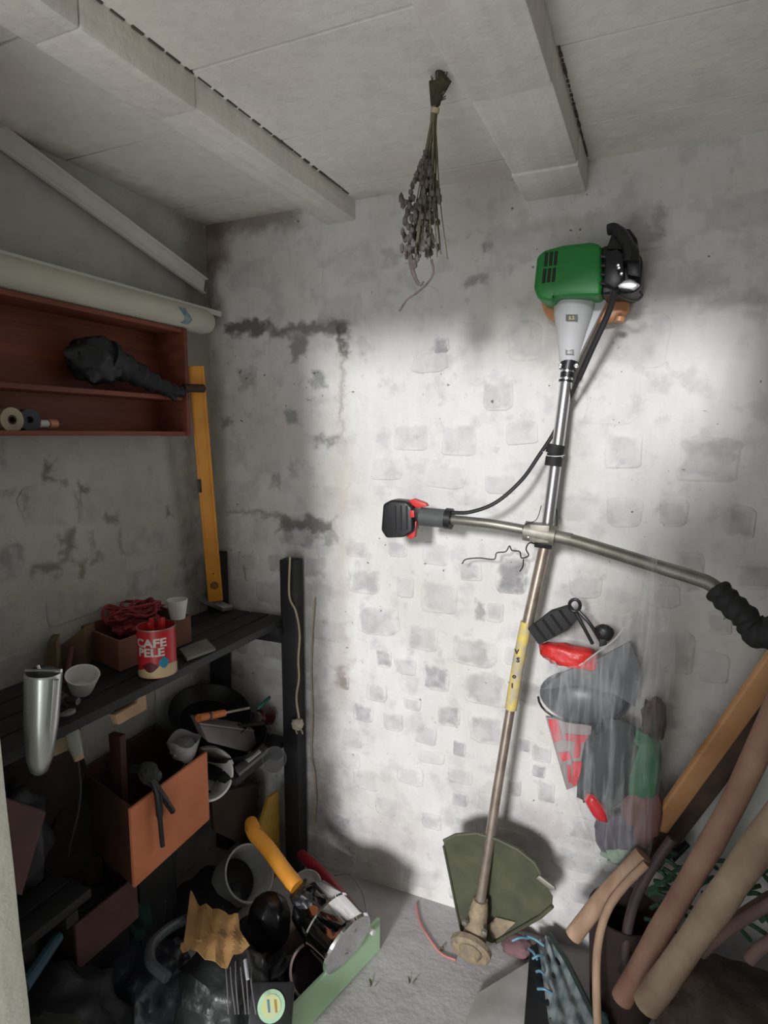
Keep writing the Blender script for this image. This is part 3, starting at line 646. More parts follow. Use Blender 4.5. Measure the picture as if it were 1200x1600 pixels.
# long cream tube
A = X(-60, 425, -1.285); B = X(350, 498, -1.285)
A = V((-1.29, A.y, 1.805)); B = V((-1.29, 1.585, 1.812))
tb = thing('plastic_tube', 'long cream plastic drain pipe lying on top of the red cabinet', 'pipe', A)
m_ = MB(); m_.tube([V((-1.288, .64, 1.7905)), V((-1.288, .9, 1.7905)), V((-1.288, 1.555, 1.7905)), V((-1.288, 1.575, 1.7905))], [.0375, .0375, .0375, .032], 26); m_.build('pipe_body', M_cream, tb)
m_ = MB(); c = V((-1.29, 1.40, 1.81)); 
m_.sheet(lambda u, v: V((-1.288 + .0383 * math.cos(-.75 + 1.2 * v), 1.425 + .03 * u + .012 * math.sin(v * 5), 1.7905 + .0383 * math.sin(-.75 + 1.2 * v))), 2, 10)
m_.build('blue_mark', mat('blue_marker', (.10, .22, .33), .7, col2=(.3, .36, .36), scale=50), tb)
def strip(name, label, p, q, wdt, th, up, m=M_cream, **k):
    d = (V(q) - V(p)).normalized(); u = V(up) - d * V(up).dot(d); u.normalize(); n = d.cross(u)
    t = thing(name, label, 'trim strip', p)
    mb = MB(); mb.prism([V(p) + u * wdt / 2, V(q) + u * wdt / 2, V(q) - u * wdt / 2, V(p) - u * wdt / 2], n * th, bevel=.001); mb.build('web', m, t)
    mb = MB(); o = u * wdt / 2
    mb.prism([V(p) + o, V(q) + o, V(q) + o - u * .003, V(p) + o - u * .003], n * (th + .012), bevel=.0006)
    mb.prism([V(p) - o, V(q) - o, V(q) - o + u * .003, V(p) - o + u * .003], n * (th + .012), bevel=.0006)
    mb.build('lip', m, t); return t
strip('plastic_profile', 'white profile strip sloping down the left wall to the corner', X(-15, 205, -1.362), X(318, 448, -1.345), .050, .003, (0, .5, .8), M_white)
strip('plastic_profile', 'long white flat strip lying along top of the cream pipe', V((-1.30, .63, 1.838)), V((-1.30, 1.63, 1.838)), .055, .004, (1, 0, -.25), M_white)
# ------------------------------------------------------------------ spirit level
lv = thing('spirit_level', 'long orange spirit level leaning in the corner above black shelf', 'spirit level', Z(338, 938, .87))
p = V((-1.325, 1.575, .874)); q = X(303, 572, -1.335)
p = Y(337, 936, 1.60); p = Z(337, 938, .872); p = EYE + (p - EYE) * (1.575 / p.y); q = Y(306, 572, 1.50)
d = (q - p).normalized(); fwd = (EYE - p); fwd = (fwd - d * fwd.dot(d)).normalized(); sd = d.cross(fwd)
R = Matrix((sd, fwd, d)).transposed(); Lh = (q - p).length
m_ = MB(); m_.box(p + d * Lh / 2, (.046, .022, Lh), R, bevel=.002); body = m_.build('level_body', M_yellow, lv)
for k in (1, -1): MB().box(p + d * Lh / 2 + sd * k * .019 + fwd * .0115, (.006, .003, Lh - .01), R, bevel=.0008).build('edge_rib', M_yellow, body)
hN = Lh * .515
m_ = MB(); m_.box(p + d * hN + sd * .0195 * -1 + fwd * .0125, (.012, .004, .042), R, bevel=.0015); m_.build('vial_window', M_black, lv)
m_ = MB(); m_.lathe(p + d * .055 + fwd * .0105, fwd, [(0, .0125), (.003, .0125), (.003, 0)], 20); m_.build('round_vial', mat('dark_vial', (.16, .07, .02), .3), lv)
m_ = MB(); m_.lathe(p + d * .055 + fwd * .013, fwd, [(0, .008), (.001, .008), (.001, 0)], 16); m_.build('vial_glass', mat('vial_glass', (.28, .16, .07), .2), lv)
m_ = MB(); m_.lathe(p + d * .095 + fwd * .0105, fwd, [(0, .0025), (.002, .0025), (.002, 0)], 8); m_.build('rivet', M_black, lv)
m_ = MB(); m_.box(p + d * .002, (.045, .021, .006), R); m_.build('end_cap', M_black, lv)
# ------------------------------------------------------------------ black shelf rack
rack = thing('shelf_rack', 'black wooden shelving rack along the left wall', 'shelving', (-1.22, 1.1, 0))
def shelf_boards(z, x0, x1, y0, y1, n):
    wd = (x1 - x0) / n
    for i in range(n): MB().box((x0 + wd * (i + .5), (y0 + y1) / 2 + random.uniform(-.004, .004), z - .012 + random.uniform(-.0012, .0012)), (wd - .006, y1 - y0, .022), bevel=.002).build('shelf_board', M_blackwood, rack)
    MB().box(((x0 + x1) / 2, y1 - .05, z - .037), (x1 - x0, .03, .026), bevel=.002).build('batten', M_blackwood, rack)
shelf_boards(.87, LX + .02, -1.065, .64, 1.655, 4)
shelf_boards(.455, LX + .02, -1.075, 1.375, 1.655, 4)
shelf_boards(.455, LX + .02, -1.10, .62, .89, 4)
MB().box((-1.048, 1.648, .53), (.055, .05, 1.06), bevel=.003).build('post', M_blackwood, rack)
MB().box((LX + .035, 1.648, .53), (.05, .05, 1.06), bevel=.003).build('post', M_blackwood, rack)
MB().box(((LX - 1.06) / 2, 1.648, .81), (-1.06 - LX, .04, .05), bevel=.002).build('cross_rail', M_blackwood, rack)
# cords down the post
cd = thing('extension_lead', 'cream cable with plug hanging down the black post', 'cable', V((-1.03, 1.6, .5)))
def CP(px, py, y=1.612): return Y(px, py, y)
m_ = MB(); m_.tube(ctrl([CP(453, 870), CP(452, 930), CP(462, 955), CP(468, 990), CP(466, 1030), CP(467, 1060), CP(463, 1090), CP(467, 1122)], 6), .0034, 7); m_.build('cable', M_cord, cd)
m_ = MB(); m_.blob(CP(465, 1132, 1.605), (.017, .014, .017), .35, 3, 3, seed=2, power=.8); plug = m_.build('plug', mat('cream_plug', (.55, .47, .36), .6), cd)
for dx in (-4, 5): MB().tube([CP(466 + dx, 1140, 1.602), CP(468 + dx, 1147, 1.60)], .0022, 6).build('plug_pin', M_cord, plug)
c2 = MB(); c2.tube(ctrl([Y(491, 935, 1.678), Y(488, 985, 1.677), Y(486, 1050, 1.677), Y(488, 1120, 1.677), Y(486, 1180, 1.675), Y(491, 1210, 1.675), Y(493, 1250, 1.675), Y(490, 1285, 1.672)], 6), .0026, 7)
tag(c2.build('hanging_string', M_cord), 'thin cream string hanging on the wall right of the black post', 'string')
# ------------------------------------------------------------------ top shelf things
T = .8705
def onshelf(px, py, z=T): return Z(px, py, z)
# coffee can
c = onshelf(247, 1050) ; rr = .0335 * 1.0
s_ = sc(c); rr = 28.5 * s_; hcan = .118
can = thing('coffee_can', 'red round coffee can with white lettering on front edge of shelf', 'can', c)
m_ = MB(); m_.lathe(c, V((0, 0, 1)), [(0, 0), (0, rr), (.002, rr), (hcan, rr), (hcan, rr - .0015), (.006, rr - .0015), (.006, 0)], 40); m_.build('can_body', mat('can_red', (.50, .022, .03), .35, col2=(.42, .02, .025)), can)
toC = math.atan2(EYE.y - c.y, EYE.x - c.x)
def wrap(ang, z, off=.0006): return c + V((math.cos(toC + ang) * (rr + off), math.sin(toC + ang) * (rr + off), z))
m_ = MB(); text_mesh(m_, 'CAFE', .033, lambda u, v: wrap((u - .016) / rr, .078 + v * .85), bold=True); text_mesh(m_, 'PELE', .033, lambda u, v: wrap((u - .016) / rr, .055 + v * .85), bold=True)
m_.build('brand_lettering', mat('print_white', (.72, .66, .60), .5), can)
def patch(mb, a0, a1, za, zb, off, n=10):
    mb.sheet(lambda u, v: wrap(a0 + (a1 - a0) * u, za(u) * (1 - v) + zb(u) * v, off), n, 3)
m_ = MB(); patch(m_, -1.5, 1.5, lambda u: .001, lambda u: .012 + .020 * math.sin(u * 2.4), .0005, 20); m_.build('cream_band', mat('print_cream', (.62, .47, .27), .5), can)
m_ = MB(); patch(m_, -.85, .05, lambda u: .030 - .014 * math.sin(u * 3.14), lambda u: .030 + .010 * math.sin(u * 3.14), .0009); m_.build('cup_print', mat('print_darkbrown', (.10, .01, .012), .5), can)
m_ = MB(); patch(m_, .02, .62, lambda u: .038 - .014 * math.sin(u * 3.14), lambda u: .038 + .014 * math.sin(u * 3.14), .0010); m_.build('blue_print', mat('print_blue', (.03, .25, .38), .5), can)
m_ = MB(); m_.lathe(c + V((0, 0, hcan - .002)), V((0, 0, 1)), [(0, rr), (0, rr + .0012), (.003, rr + .0012), (.003, rr)], 36); m_.build('rim', M_dull, can)
for i, (a, t, l) in enumerate(((.3, .10, .028), (1.6, .14, .02), (3.0, .08, .024), (4.6, .10, .018))):
    b0 = c + V((.010 * math.cos(a * 2), .010 * math.sin(a * 2), .0075)); b1 = c + V((.018 * math.cos(a), .018 * math.sin(a), hcan + l - .008))
    o = MB().tube([b0, b1], .0055, 8).build('marker_pen', M_red); tag(o, ('red pen in the coffee can, nearest the white cup', 'tallest red pen standing in the coffee can', 'red pen in the coffee can, leaning to the left wall', 'red pen nearest the front rim of the coffee can')[i], 'pen', 'red pens in the coffee can')
# open box with red net behind can
def openbox(name, label, cat, A, B, Cc, z0, z1, th, m, names=('front_panel', 'side_panel', 'back_panel', 'side_panel'), inner=None, floor=True):
    """A near corner, B along one side, Cc along the other (x,y at rim)"""
    A, B, Cc = V((A.x, A.y, 0)), V((B.x, B.y, 0)), V((Cc.x, Cc.y, 0)); Dd = B + Cc - A; P4 = [A, B, Dd, Cc]; ctr = (A + Dd) / 2
    t = thing(name, label, cat, V((ctr.x, ctr.y, z0)))
    for i in range(4):
        p, q = P4[i], P4[(i + 1) % 4]; inn = (ctr - (p + q) / 2); e = (q - p).normalized(); nrm = V((-e.y, e.x, 0))
        if nrm.dot(inn) < 0: nrm = -nrm
        sh = th * .999 if i % 2 else 0
        p2, q2 = p + e * sh, q - e * sh
        MB().prism([p2 + V((0, 0, z0)), q2 + V((0, 0, z0)), q2 + V((0, 0, z1)), p2 + V((0, 0, z1))], nrm * th, bevel=.0012, seg=1).build(names[i], m if not (inner and i in inner) else inner[i], t)
    if floor:
        k = .94; pp = [ctr + (p - ctr) * k for p in P4]
        MB().prism([p + V((0, 0, z0 + .001)) for p in pp], V((0, 0, .006))).build('base_panel', m, t)
    return t
bx = openbox('brown_box', 'brown open box behind coffee can holding red net', 'box', onshelf(188, 1050), onshelf(300, 1003), onshelf(128, 1022), T, T + .078, .006, mat('carton_brown', (.19, .082, .055), .8, col2=(.15, .06, .04)))
m_ = MB(); cN = Z(212, 965, T + .075)
for i in range(22):
    a = random.uniform(0, 6.28); pts = []
    for k in range(6): a += random.uniform(.5, 1.5); pts.append(cN + V((math.cos(a) * random.uniform(.015, .06), math.sin(a) * random.uniform(.04, .105), random.uniform(-.004, .042))))
    m_.tube(ctrl(pts, 5), random.choice((.0022, .003, .0045)), 6)
m_.blob(cN - V((0, 0, .01)), (.045, .07, .028), .4, 3, 3, seed=8)
rn = thing('red_net', 'tangled dark red net bundle lying on the brown box', 'net', cN - V((0, 0, .03))); m_.build('net_tangle', mat('dark_red_net', (.36, .05, .055), .75, col2=(.20, .025, .03), scale=30), rn)
m_ = MB(); m_.tube([Z(182, 920, T + .1), Z(196, 918, T + .1)], .009, 10); m_.build('black_toggle', M_black, rn)
# white cup
c = Z(278, 966, T + .078)
m_ = MB(); k = sc(c); m_.lathe(c, V((0, 0, 1)), [(0, 0), (0, 11 * k), (.02, 13 * k), (.045, 15.5 * k), (.053, 16 * k), (.053, 13.5 * k), (.006, 10 * k), (.006, 0)], 24)
tag(m_.build('white_cup', M_white), 'small white plastic cup standing beside the red net', 'cup')
m_ = MB(); a = onshelf(283, 928, T + .052); b_ = onshelf(348, 956, T + .004); 
m_.prism([a, b_, b_ + V((0, 0, .014)), a + V((0, 0, .014))], V((.02, .03, 0)), bevel=.001); tag(m_.build('aluminium_strip', M_alu), 'flat pale aluminium strip lying in front of the spirit level', 'metal strip')
m_ = MB(); pp = [onshelf(280, 1018), onshelf(322, 1002), onshelf(337, 1017), onshelf(292, 1034)]; m_.prism(pp, V((0, 0, .009)), bevel=.002); tg_ = tag(m_.build('notepad', mat('grey_card', (.20, .19, .175), .8)), 'flat grey card packet lying right of the coffee can', 'packet')
m_ = MB(); m_.tube([onshelf(391, 943), Y(380, 884, 1.67)], .0016, 6); tag(m_.build('thin_rod', M_cord), 'thin pale rod leaning upright on the far shelf end', 'rod')
m_ = MB(); m_.lathe(onshelf(403, 932, T), V((0, .0, 1)), [(0, 0), (0, .004), (.002, .0017), (.028, .0017), (.030, .0045), (.033, .0045), (.033, 0)], 10); tag(m_.build('screw', M_black), 'black screw standing on the shelf beside the rod', 'screw')
# tilted white cup on front edge
c = onshelf(128, 1083) + V((0, 0, .006)); ax = (RT * .42 + V((0, 0, 1)) * .75 - V((.12, .3, 0))).normalized(); k = sc(c)
m_ = MB(); m_.lathe(c, ax, [(0, 0), (0, 15 * k), (.012, 18 * k), (.042, 24 * k), (.046, 25 * k), (.045, 22.5 * k), (.008, 15 * k), (.006, 0)], 28)
tag(m_.build('white_pot', M_white), 'small white pot tipped over at the front shelf edge', 'pot')
m_ = MB(); m_.tube([onshelf(104, 1075) + V((0, 0, .01)), onshelf(113, 1050) + V((0, 0, .06))], [.007, .008], 10); tag(m_.build('hand_tool', mat('dark_red_brown', (.12, .04, .035), .5)), 'short dark red tool handle beside tipped white pot', 'handle')
# left end: wooden bits
ps = thing('wood_block', 'pale wooden block with slanted handle behind the silver tube', 'wood block', onshelf(100, 1035))
m_ = MB(); m_.prism([onshelf(70, 1060), onshelf(92, 1068), onshelf(92, 1068) + V((0, 0, .10)), onshelf(78, 1050) + V((0, 0, .075))], V((-.05, .05, 0)), bevel=.003); m_.build('slanted_piece', mat('dull_tan_wood', (.20, .145, .085), .8), ps)
m_ = MB(); m_.prism([onshelf(92, 1045), onshelf(135, 1040), onshelf(135, 1040) + V((0, 0, .10)), onshelf(92, 1045) + V((0, 0, .055))], V((-.02, .05, 0)), bevel=.003); m_.build('wedge', mat('dull_brown_wood', (.17, .105, .062), .8), ps)
m_ = MB(); m_.tube([onshelf(108, 985, T), Z(133, 935, T + .10)], [.016, .018], 14); tag(m_.build('brown_bottle', mat('dark_red_brown2', (.10, .045, .04), .4)), 'dark red-brown cylinder tilted left of the red net', 'cylinder')
m_ = MB(); c = onshelf(20, 985); m_.blob(c + V((-.02, -.03, .055)), (.07, .12, .06), .2, 2, 3, seed=12, power=.75); tag(m_.build('cloth_bundle', mat('dark_cloth', (.062, .048, .042), .9, bump=.4)), 'dark brown cloth bundle at the left end of the shelf', 'cloth')
m_ = MB(); R = Matrix.Rotation(.5, 3, 'Y') @ Matrix.Rotation(.3, 3, 'Z'); m_.box(onshelf(48, 955) + V((-.03, 0, .125)), (.05, .10, .02), R, bevel=.003); tag(m_.build('wood_offcut', mat('dull_pink_wood', (.16, .075, .055), .8)), 'brown wood offcut lying on the dark cloth bundle', 'wood block')
# silver trough tube hanging in front of the rack
st_ = thing('silver_tube', 'shiny silver tapered metal tube hanging at the near shelf end', 'tube', Y(60, 1200, .74))
a = Y(68, 1050, .745); b_ = Y(61, 1208, .735); k = sc(a)
d = b_ - a; m_ = MB(); m_.lathe(a, d, [(0, 25 * k), (.003, 27 * k), (d.length * .5, 25 * k), (d.length * .85, 19 * k), (d.length * .97, 13 * k), (d.length, 8 * k), (d.length, 0)], 30); m_.build('tube_body', mat('brushed_silver', (.62, .66, .64), .30, .85, col2=(.4, .44, .43), scale=5, stretch=(6, 6, .3)), st_)
m_ = MB(); m_.tube([Y(40, 1048, .73), Y(96, 1048, .75)], .0035, 8); m_.tube([Y(58, 1040, .75), Y(62, 1052, .75)], .004, 8); m_.build('rolled_rim', M_alu, st_)
m_ = MB(); m_.tube([Y(88, 1062, .735), Y(80, 1160, .725)], [.0045, .003], 8); m_.build('seam', M_alu, st_)
# white handled brush with a cord
hd = thing('white_handle_tool', 'grey-white plastic handle with cord hanging below the near shelf end', 'tool', Y(118, 1180, .86))
m_ = MB(); m_.tube([Y(103, 1112, .87), Y(112, 1150, .87), Y(122, 1180, .87)], [.019, .0165, .011], 14); m_.build('handle', mat('grey_white_plastic', (.34, .35, .33), .5), hd)
m_ = MB(); m_.tube([Y(121, 1178, .87), Y(124, 1187, .87)], .0105, 12); m_.build('worn_tip', M_pale, hd)
m_ = MB(); m_.tube(ctrl([Y(122, 1186, .87), Y(126, 1230, .87), Y(122, 1270, .86), Y(112, 1310, .85), Y(106, 1340, .86)], 6), .0022, 6); m_.build('cord', M_wire, hd)
m_ = MB(); m_.blob(Y(88, 1095, .86), (.03, .02, .02), .2, seed=3); m_.tube([Y(88, 1090, .86), Y(122, 1096, .87)], .008, 8); m_.build('bracket', M_black, hd)
m_ = MB(); m_.prism([X(72, 1163, -1.10), X(128, 1140, -1.10), X(128, 1163, -1.10), X(72, 1188, -1.10)], V((-.02, 0, 0)), bevel=.002); tag(m_.build('wood_rail', mat('tan_offcut', (.27, .21, .13), .8)), 'tan wooden rail under the near shelf end', 'rail')
m_ = MB(); m_.prism([X(180, 1118, -1.068), X(215, 1098, -1.068), X(216, 1090, -1.068), X(228, 1085, -1.068), X(230, 1108, -1.068), X(186, 1133, -1.068)], V((-.02, 0, 0)), bevel=.002); tag(m_.build('pale_wood_block', mat('pale_block', (.40, .26, .16), .8)), 'pale notched wood block under front edge of the top shelf', 'wood block')

# ------------------------------------------------------------------ things under the top shelf
def lump(name, label, cat, c, rad, m, amp=.2, fq=2.4, seed=1, power=.85, rot=None, sub=4):
    mb = MB(); mb.blob(c, rad, amp, fq, sub, rot, seed, power); return tag(mb.build(name, m, sharp=80), label, cat)
S2 = .4565
def dish(mb, c, ax, r, h, th=.003, seg=36):
    mb.lathe(c, ax, [(0, 0), (0, r * .72), (h * .4, r * .9), (h, r), (h, r - th), (h * .4 + th, r * .9 - th), (th, r * .72 - th), (th, 0)], seg)
M_pan = mat('black_pan_metal', (0.014, 0.013, 0.013), .45, .3)
pan = thing('frying_pan', 'round black pan tilted on the shelf under the coffee can', 'pan', (-1.22, 1.47, .47))
m_ = MB(); dish(m_, V((-1.24, 1.46, .565)), V((.35, -.15, .9)), .125, .04); m_.build('pan_body', M_pan, pan)
m_ = MB(); m_.tube([V((-1.13, 1.46, .57)), V((-1.075, 1.52, .565))], .007, 8); m_.build('pan_handle', M_pan, pan)
m_ = MB(); dish(m_, V((-1.20, 1.49, .485)), V((.2, -.1, 1)), .125, .045); tag(m_.build('wok_lid', M_pan), 'wide black dish beneath the tilted black pan', 'dish')
og = thing('orange_handled_tool', 'tool with orange handle poking out from under the black dish', 'tool', Z(325, 1120, .53))
a, b_ = X(310, 1122, -1.10), X(350, 1114, -1.10); m_ = MB(); m_.tube([a, b_], [.011, .010], 12); m_.build('orange_handle', mat('handle_orange', (.62, .17, .04), .5), og)
m_ = MB(); m_.tube([a + (b_ - a) * .33, a + (b_ - a) * .42], .0118, 12); m_.build('black_band', M_black, og)
m_ = MB(); m_.tube([b_, b_ + (b_ - a) * 1.1], .004, 8); m_.build('metal_rod', M_dull, og)
R = Matrix.Rotation(-.25, 3, 'Y') @ Matrix.Rotation(.12, 3, 'Z')
pb = thing('plastic_box', 'grey-mauve translucent plastic box leaning on the lower shelf', 'box', X(355, 1170, -1.12))
m_ = MB(); q = [X(312, 1132, -1.10), X(397, 1143, -1.12), X(402, 1162, -1.12), X(388, 1176, -1.10), X(325, 1160, -1.08)]; m_.prism(q, V((-.045, .015, .008)), bevel=.004); m_.build('box_body', mat('mauve_grey_plastic', (.115, .088, .095), .35), pb)
m_ = MB(); m_.prism([p + V((.002, -.002, .0)) for p in (q[0], q[1], q[1] + V((0, 0, .006)), q[0] + V((0, 0, .006)))], V((-.045, .015, .008)), bevel=.001); m_.build('box_lid', mat('mauve_grey_plastic2', (.16, .125, .135), .35), pb)
jar = thing('glass_jar', 'dark red jar lying behind the plastic box on the lower shelf', 'jar', X(425, 1140, -1.15))
m_ = MB(); m_.lathe(X(402, 1122, -1.16), V((.1, .8, -.25)), [(0, 0), (0, .018), (.01, .027), (.06, .027), (.065, .02), (.065, 0)], 20); m_.build('jar_body', mat('dark_red_glass', (.10, .018, .022), .12), jar)
m_ = MB(); m_.lathe(X(402, 1122, -1.16), V((.1, .8, -.25)), [(-.012, 0), (-.012, .021), (.0, .021), (0, .018)], 20); m_.build('jar_lid', M_dull, jar)
m_ = MB(); a, b_ = X(403, 1108, -1.10), X(423, 1090, -1.10); m_.prism([a - V((0, 0, .004)), b_ - V((0, 0, .004)), b_ + V((0, 0, .004)), a + V((0, 0, .004))], V((-.01, .008, 0)), bevel=.002); tag(m_.build('green_clip', mat('teal', (.02, .15, .12), .5)), 'small dark teal clip beside the black pan', 'clip')
m_ = MB(); pp = [Z(366, 1203, S2), Z(410, 1165, S2), Z(420, 1176, S2), Z(374, 1214, S2)]; m_.prism(pp, V((0, 0, .012)), bevel=.002); ms = tag(m_.build('metal_bracket', mat('grey_metal', (.20, .195, .19), .5, .4)), 'flat grey metal bar at the front edge of the lower shelf', 'bar')
m_ = MB(); pp = [Z(380, 1184, S2 + .0125), Z(400, 1168, S2 + .0125), Z(408, 1176, S2 + .0125), Z(388, 1192, S2 + .0125)]; m_.prism(pp, V((0, 0, .004)), bevel=.001); m_.build('pale_label', M_white, ms)
m_ = MB(); c = Z(436, 1206, S2); dish(m_, c + V((-.04, .03, .002)), V((.5, -.6, .75)), .036, .05, .002); tag(m_.build('clear_cup', mat('smoky_plastic', (.25, .25, .26), .2, alpha=.45)), 'clear plastic cup tipped on the lower shelf beside the black post', 'cup')
m_ = MB(); c = V((-1.155, 1.37, S2 + .062)); bax = V((.62, -.30, .42)).normalized(); c = X(324, 1209, -1.145) - bax * .100; m_.lathe(c, bax, [(0, 0), (0, .058), (.10, .072), (.104, .076), (.108, .076), (.108, .070), (.006, .055), (.006, 0)], 36)
wb = thing('white_bucket', 'round white plastic bucket behind the orange crate', 'bucket', c); m_.build('bucket_body', M_white, wb)
m_ = MB(); b1 = bax.cross(V((0, 0, 1))).normalized(); b2 = b1.cross(bax); m_.tube([c + bax * (.112 + .004 * math.sin(a)) - b2 * .072 * math.sin(a) + b1 * .076 * math.cos(a) for a in [-math.pi * k / 16 for k in range(17)]], .002, 6); m_.build('bucket_handle', M_alu, wb)
m_ = MB(); c = X(288, 1160, -1.15); m_.sheet(lambda u, v: c + V((.045 * math.cos(6.28 * u) * (1 - .35 * v), .045 * math.sin(6.28 * u) * (1 - .35 * v), .012 - .05 * v)) * 1.0 + V((0, 0, .008 * math.sin(19 * u))), 40, 4, .0015, wrap=True)
m_.lathe(c + V((0, 0, -.038)), V((0, 0, 1)), [(0, 0), (0, .029), (.002, .029), (.002, 0)], 20); m_.blob(c + V((0, 0, -.012)), (.034, .034, .018), .5, 3, 3, seed=5)
tag(m_.build('crumpled_white_wrap', mat('grey_white_wrap', (.42, .40, .41), .6)), 'crumpled grey-white plastic wrap above the white bucket', 'plastic wrap')
# orange crate
cr = openbox('orange_crate', 'open orange wooden crate with black pliers over its front edge', 'crate', V((-1.088, 1.0, 0)), V((-1.10, 1.285, 0)), V((-1.345, 1.075, 0)), .38, .58, .009, M_orange, names=('front_panel', 'back_panel', 'inner_side_panel', 'side_panel'), inner={3: M_brown, 1: M_brown, 2: M_brown})
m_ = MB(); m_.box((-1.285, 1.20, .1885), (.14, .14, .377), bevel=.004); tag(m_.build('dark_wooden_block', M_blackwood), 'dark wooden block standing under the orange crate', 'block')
pl = thing('pliers', 'black long-nosed pliers hanging over the front of the orange crate', 'pliers', X(250, 1250, -1.075))
def XC(px, py, x=-1.078): return X(px, py, x)
m_ = MB(); m_.tube(ctrl([XC(236, 1215, -1.10), XC(246, 1240), XC(250, 1280, -1.074), XC(254, 1322, -1.074)], 5), [.009] * 5 + [.009] * 5 + [.006] * 6, 10); m_.build('handle_grip', M_black, pl)
m_ = MB(); m_.tube(ctrl([XC(236, 1215, -1.10), XC(248, 1236), XC(260, 1253), XC(270, 1268)], 5), [.009] * 10 + [.0075] * 6, 10); m_.build('handle_grip', M_black, pl)
m_ = MB(); m_.blob(XC(232, 1208, -1.11), (.022, .022, .028), .25, 3, 3, seed=3); m_.tube([XC(226, 1205, -1.12), XC(205, 1200, -1.18)], .010, 8); m_.build('jaw', M_rubber, pl)
lump('rubber_ball', 'small grey-green ball inside the orange crate behind the pliers', 'ball', XC(242, 1214, -1.135), (.016, .016, .016), mat('grey_green', (.08, .12, .10), .6), seed=6)
lump('dark_tool_bundle', 'dark tool bundle filling the left side of the orange crate', 'tools', V((-1.22, 1.14, .43)), (.06, .05, .036), M_bagblack, .3, 3, 9)
m_ = MB(); a = V((-1.245, 1.09, .392)); m_.prism([a, a + V((.03, .0, 0)), a + V((.035, -.0, .30)), a + V((-.005, 0, .30))], V((0, .02, 0)), bevel=.003); tag(m_.build('dark_wood_slat', M_brown), 'dark brown slat standing upright inside the orange crate', 'slat')
# tray under the crate
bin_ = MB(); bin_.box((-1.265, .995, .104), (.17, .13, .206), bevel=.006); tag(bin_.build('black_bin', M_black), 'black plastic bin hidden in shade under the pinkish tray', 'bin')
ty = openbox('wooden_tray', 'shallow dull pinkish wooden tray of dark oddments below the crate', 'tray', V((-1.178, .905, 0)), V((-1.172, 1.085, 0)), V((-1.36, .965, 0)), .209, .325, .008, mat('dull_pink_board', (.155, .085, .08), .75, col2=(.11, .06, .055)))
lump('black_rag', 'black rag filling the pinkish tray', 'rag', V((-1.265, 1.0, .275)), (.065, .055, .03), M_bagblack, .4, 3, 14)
lump('wooden_ball', 'small reddish-brown ball on the black rag in the tray', 'ball', Z(104, 1358, .32), (.010, .010, .010), mat('red_brown_knob', (.16, .07, .05), .5), seed=2, sub=3)
# left foreground shelf end
m_ = MB(); qq = [X(8, 1248, -1.095), X(72, 1270, -1.105), X(34, 1400, -1.085), X(-14, 1380, -1.075)]; m_.prism(qq, V((-.012, .004, 0)), bevel=.002); tag(m_.build('brown_card_panel', mat('mauve_brown_card', (.115, .062, .06), .8)), 'dull mauve-brown panel leaning beside the white door jamb', 'panel')
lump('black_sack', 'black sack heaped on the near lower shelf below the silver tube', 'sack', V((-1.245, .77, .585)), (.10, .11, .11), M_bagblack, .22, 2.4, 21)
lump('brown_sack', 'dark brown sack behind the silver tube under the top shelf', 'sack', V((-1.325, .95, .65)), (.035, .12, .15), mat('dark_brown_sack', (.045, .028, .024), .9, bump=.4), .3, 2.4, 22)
lump('dark_filler', 'added dark filler against left wall behind the wooden tray', 'cloth', X(118, 1300, -1.33), (.03, .10, .11), mat('dark_filler', (.03, .022, .022), .9, bump=.4), .25, 2.4, 24)  # filler shape added so the wall behind the tray reads dark
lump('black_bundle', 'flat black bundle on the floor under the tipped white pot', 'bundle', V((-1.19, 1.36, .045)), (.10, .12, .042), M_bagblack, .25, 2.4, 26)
lump('black_bundle', 'low black bundle on floor between brown paper and green drawer', 'bundle', Z(400, 1470, .04), (.07, .07, .05), M_bagblack, .25, 2.4, 27)
# ------------------------------------------------------------------ floor clutter on the left
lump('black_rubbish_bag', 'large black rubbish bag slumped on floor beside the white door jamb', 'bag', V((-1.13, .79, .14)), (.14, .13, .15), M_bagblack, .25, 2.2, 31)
lump('navy_bag', 'dark navy bag lying between the rubbish bag and striped bag', 'bag', Z(232, 1560, .11), (.095, .10, .10), mat('navy_film', (.014, .019, .03), .4, bump=.5, scale=10), .35, 2.4, 33)
lump('dark_green_cloth', 'dark green cloth tucked below the wooden tray', 'cloth', Z(195, 1435, .16), (.06, .05, .05), mat('dark_green', (.012, .045, .035), .9), .35, 2.4, 35)
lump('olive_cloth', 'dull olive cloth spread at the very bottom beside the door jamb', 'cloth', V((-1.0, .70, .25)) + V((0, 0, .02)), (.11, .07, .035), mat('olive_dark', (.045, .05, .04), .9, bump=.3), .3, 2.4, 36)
m_ = MB(); m_.tube([X(36, 1545, -1.04), X(90, 1465, -1.12)], .012, 10); tag(m_.build('blue_rod', mat('dull_blue', (.03, .085, .12), .5)), 'dull blue rod lying across the black rubbish bag', 'rod')
pj = thing('dark_jar', 'dark jar with pale round lid under the orange crate', 'jar', Z(238, 1440, .10))
c = Z(236, 1396, .155); c.z = 0.001; m_ = MB(); m_.lathe(c, V((0, 0, 1)), [(0, 0), (0, .042), (.14, .046), (.15, .04), (.15, 0)], 28); m_.build('jar_body', mat('dark_grey_jar', (.03, .032, .034), .35), pj)
m_ = MB(); m_.lathe(c + V((0, 0, .150)), V((0, 0, 1)), [(0, 0), (0, .033), (.010, .033), (.012, .03), (.008, .026), (.008, 0)], 28); m_.build('jar_lid', mat('grey_lid', (.10, .10, .10), .4), pj)
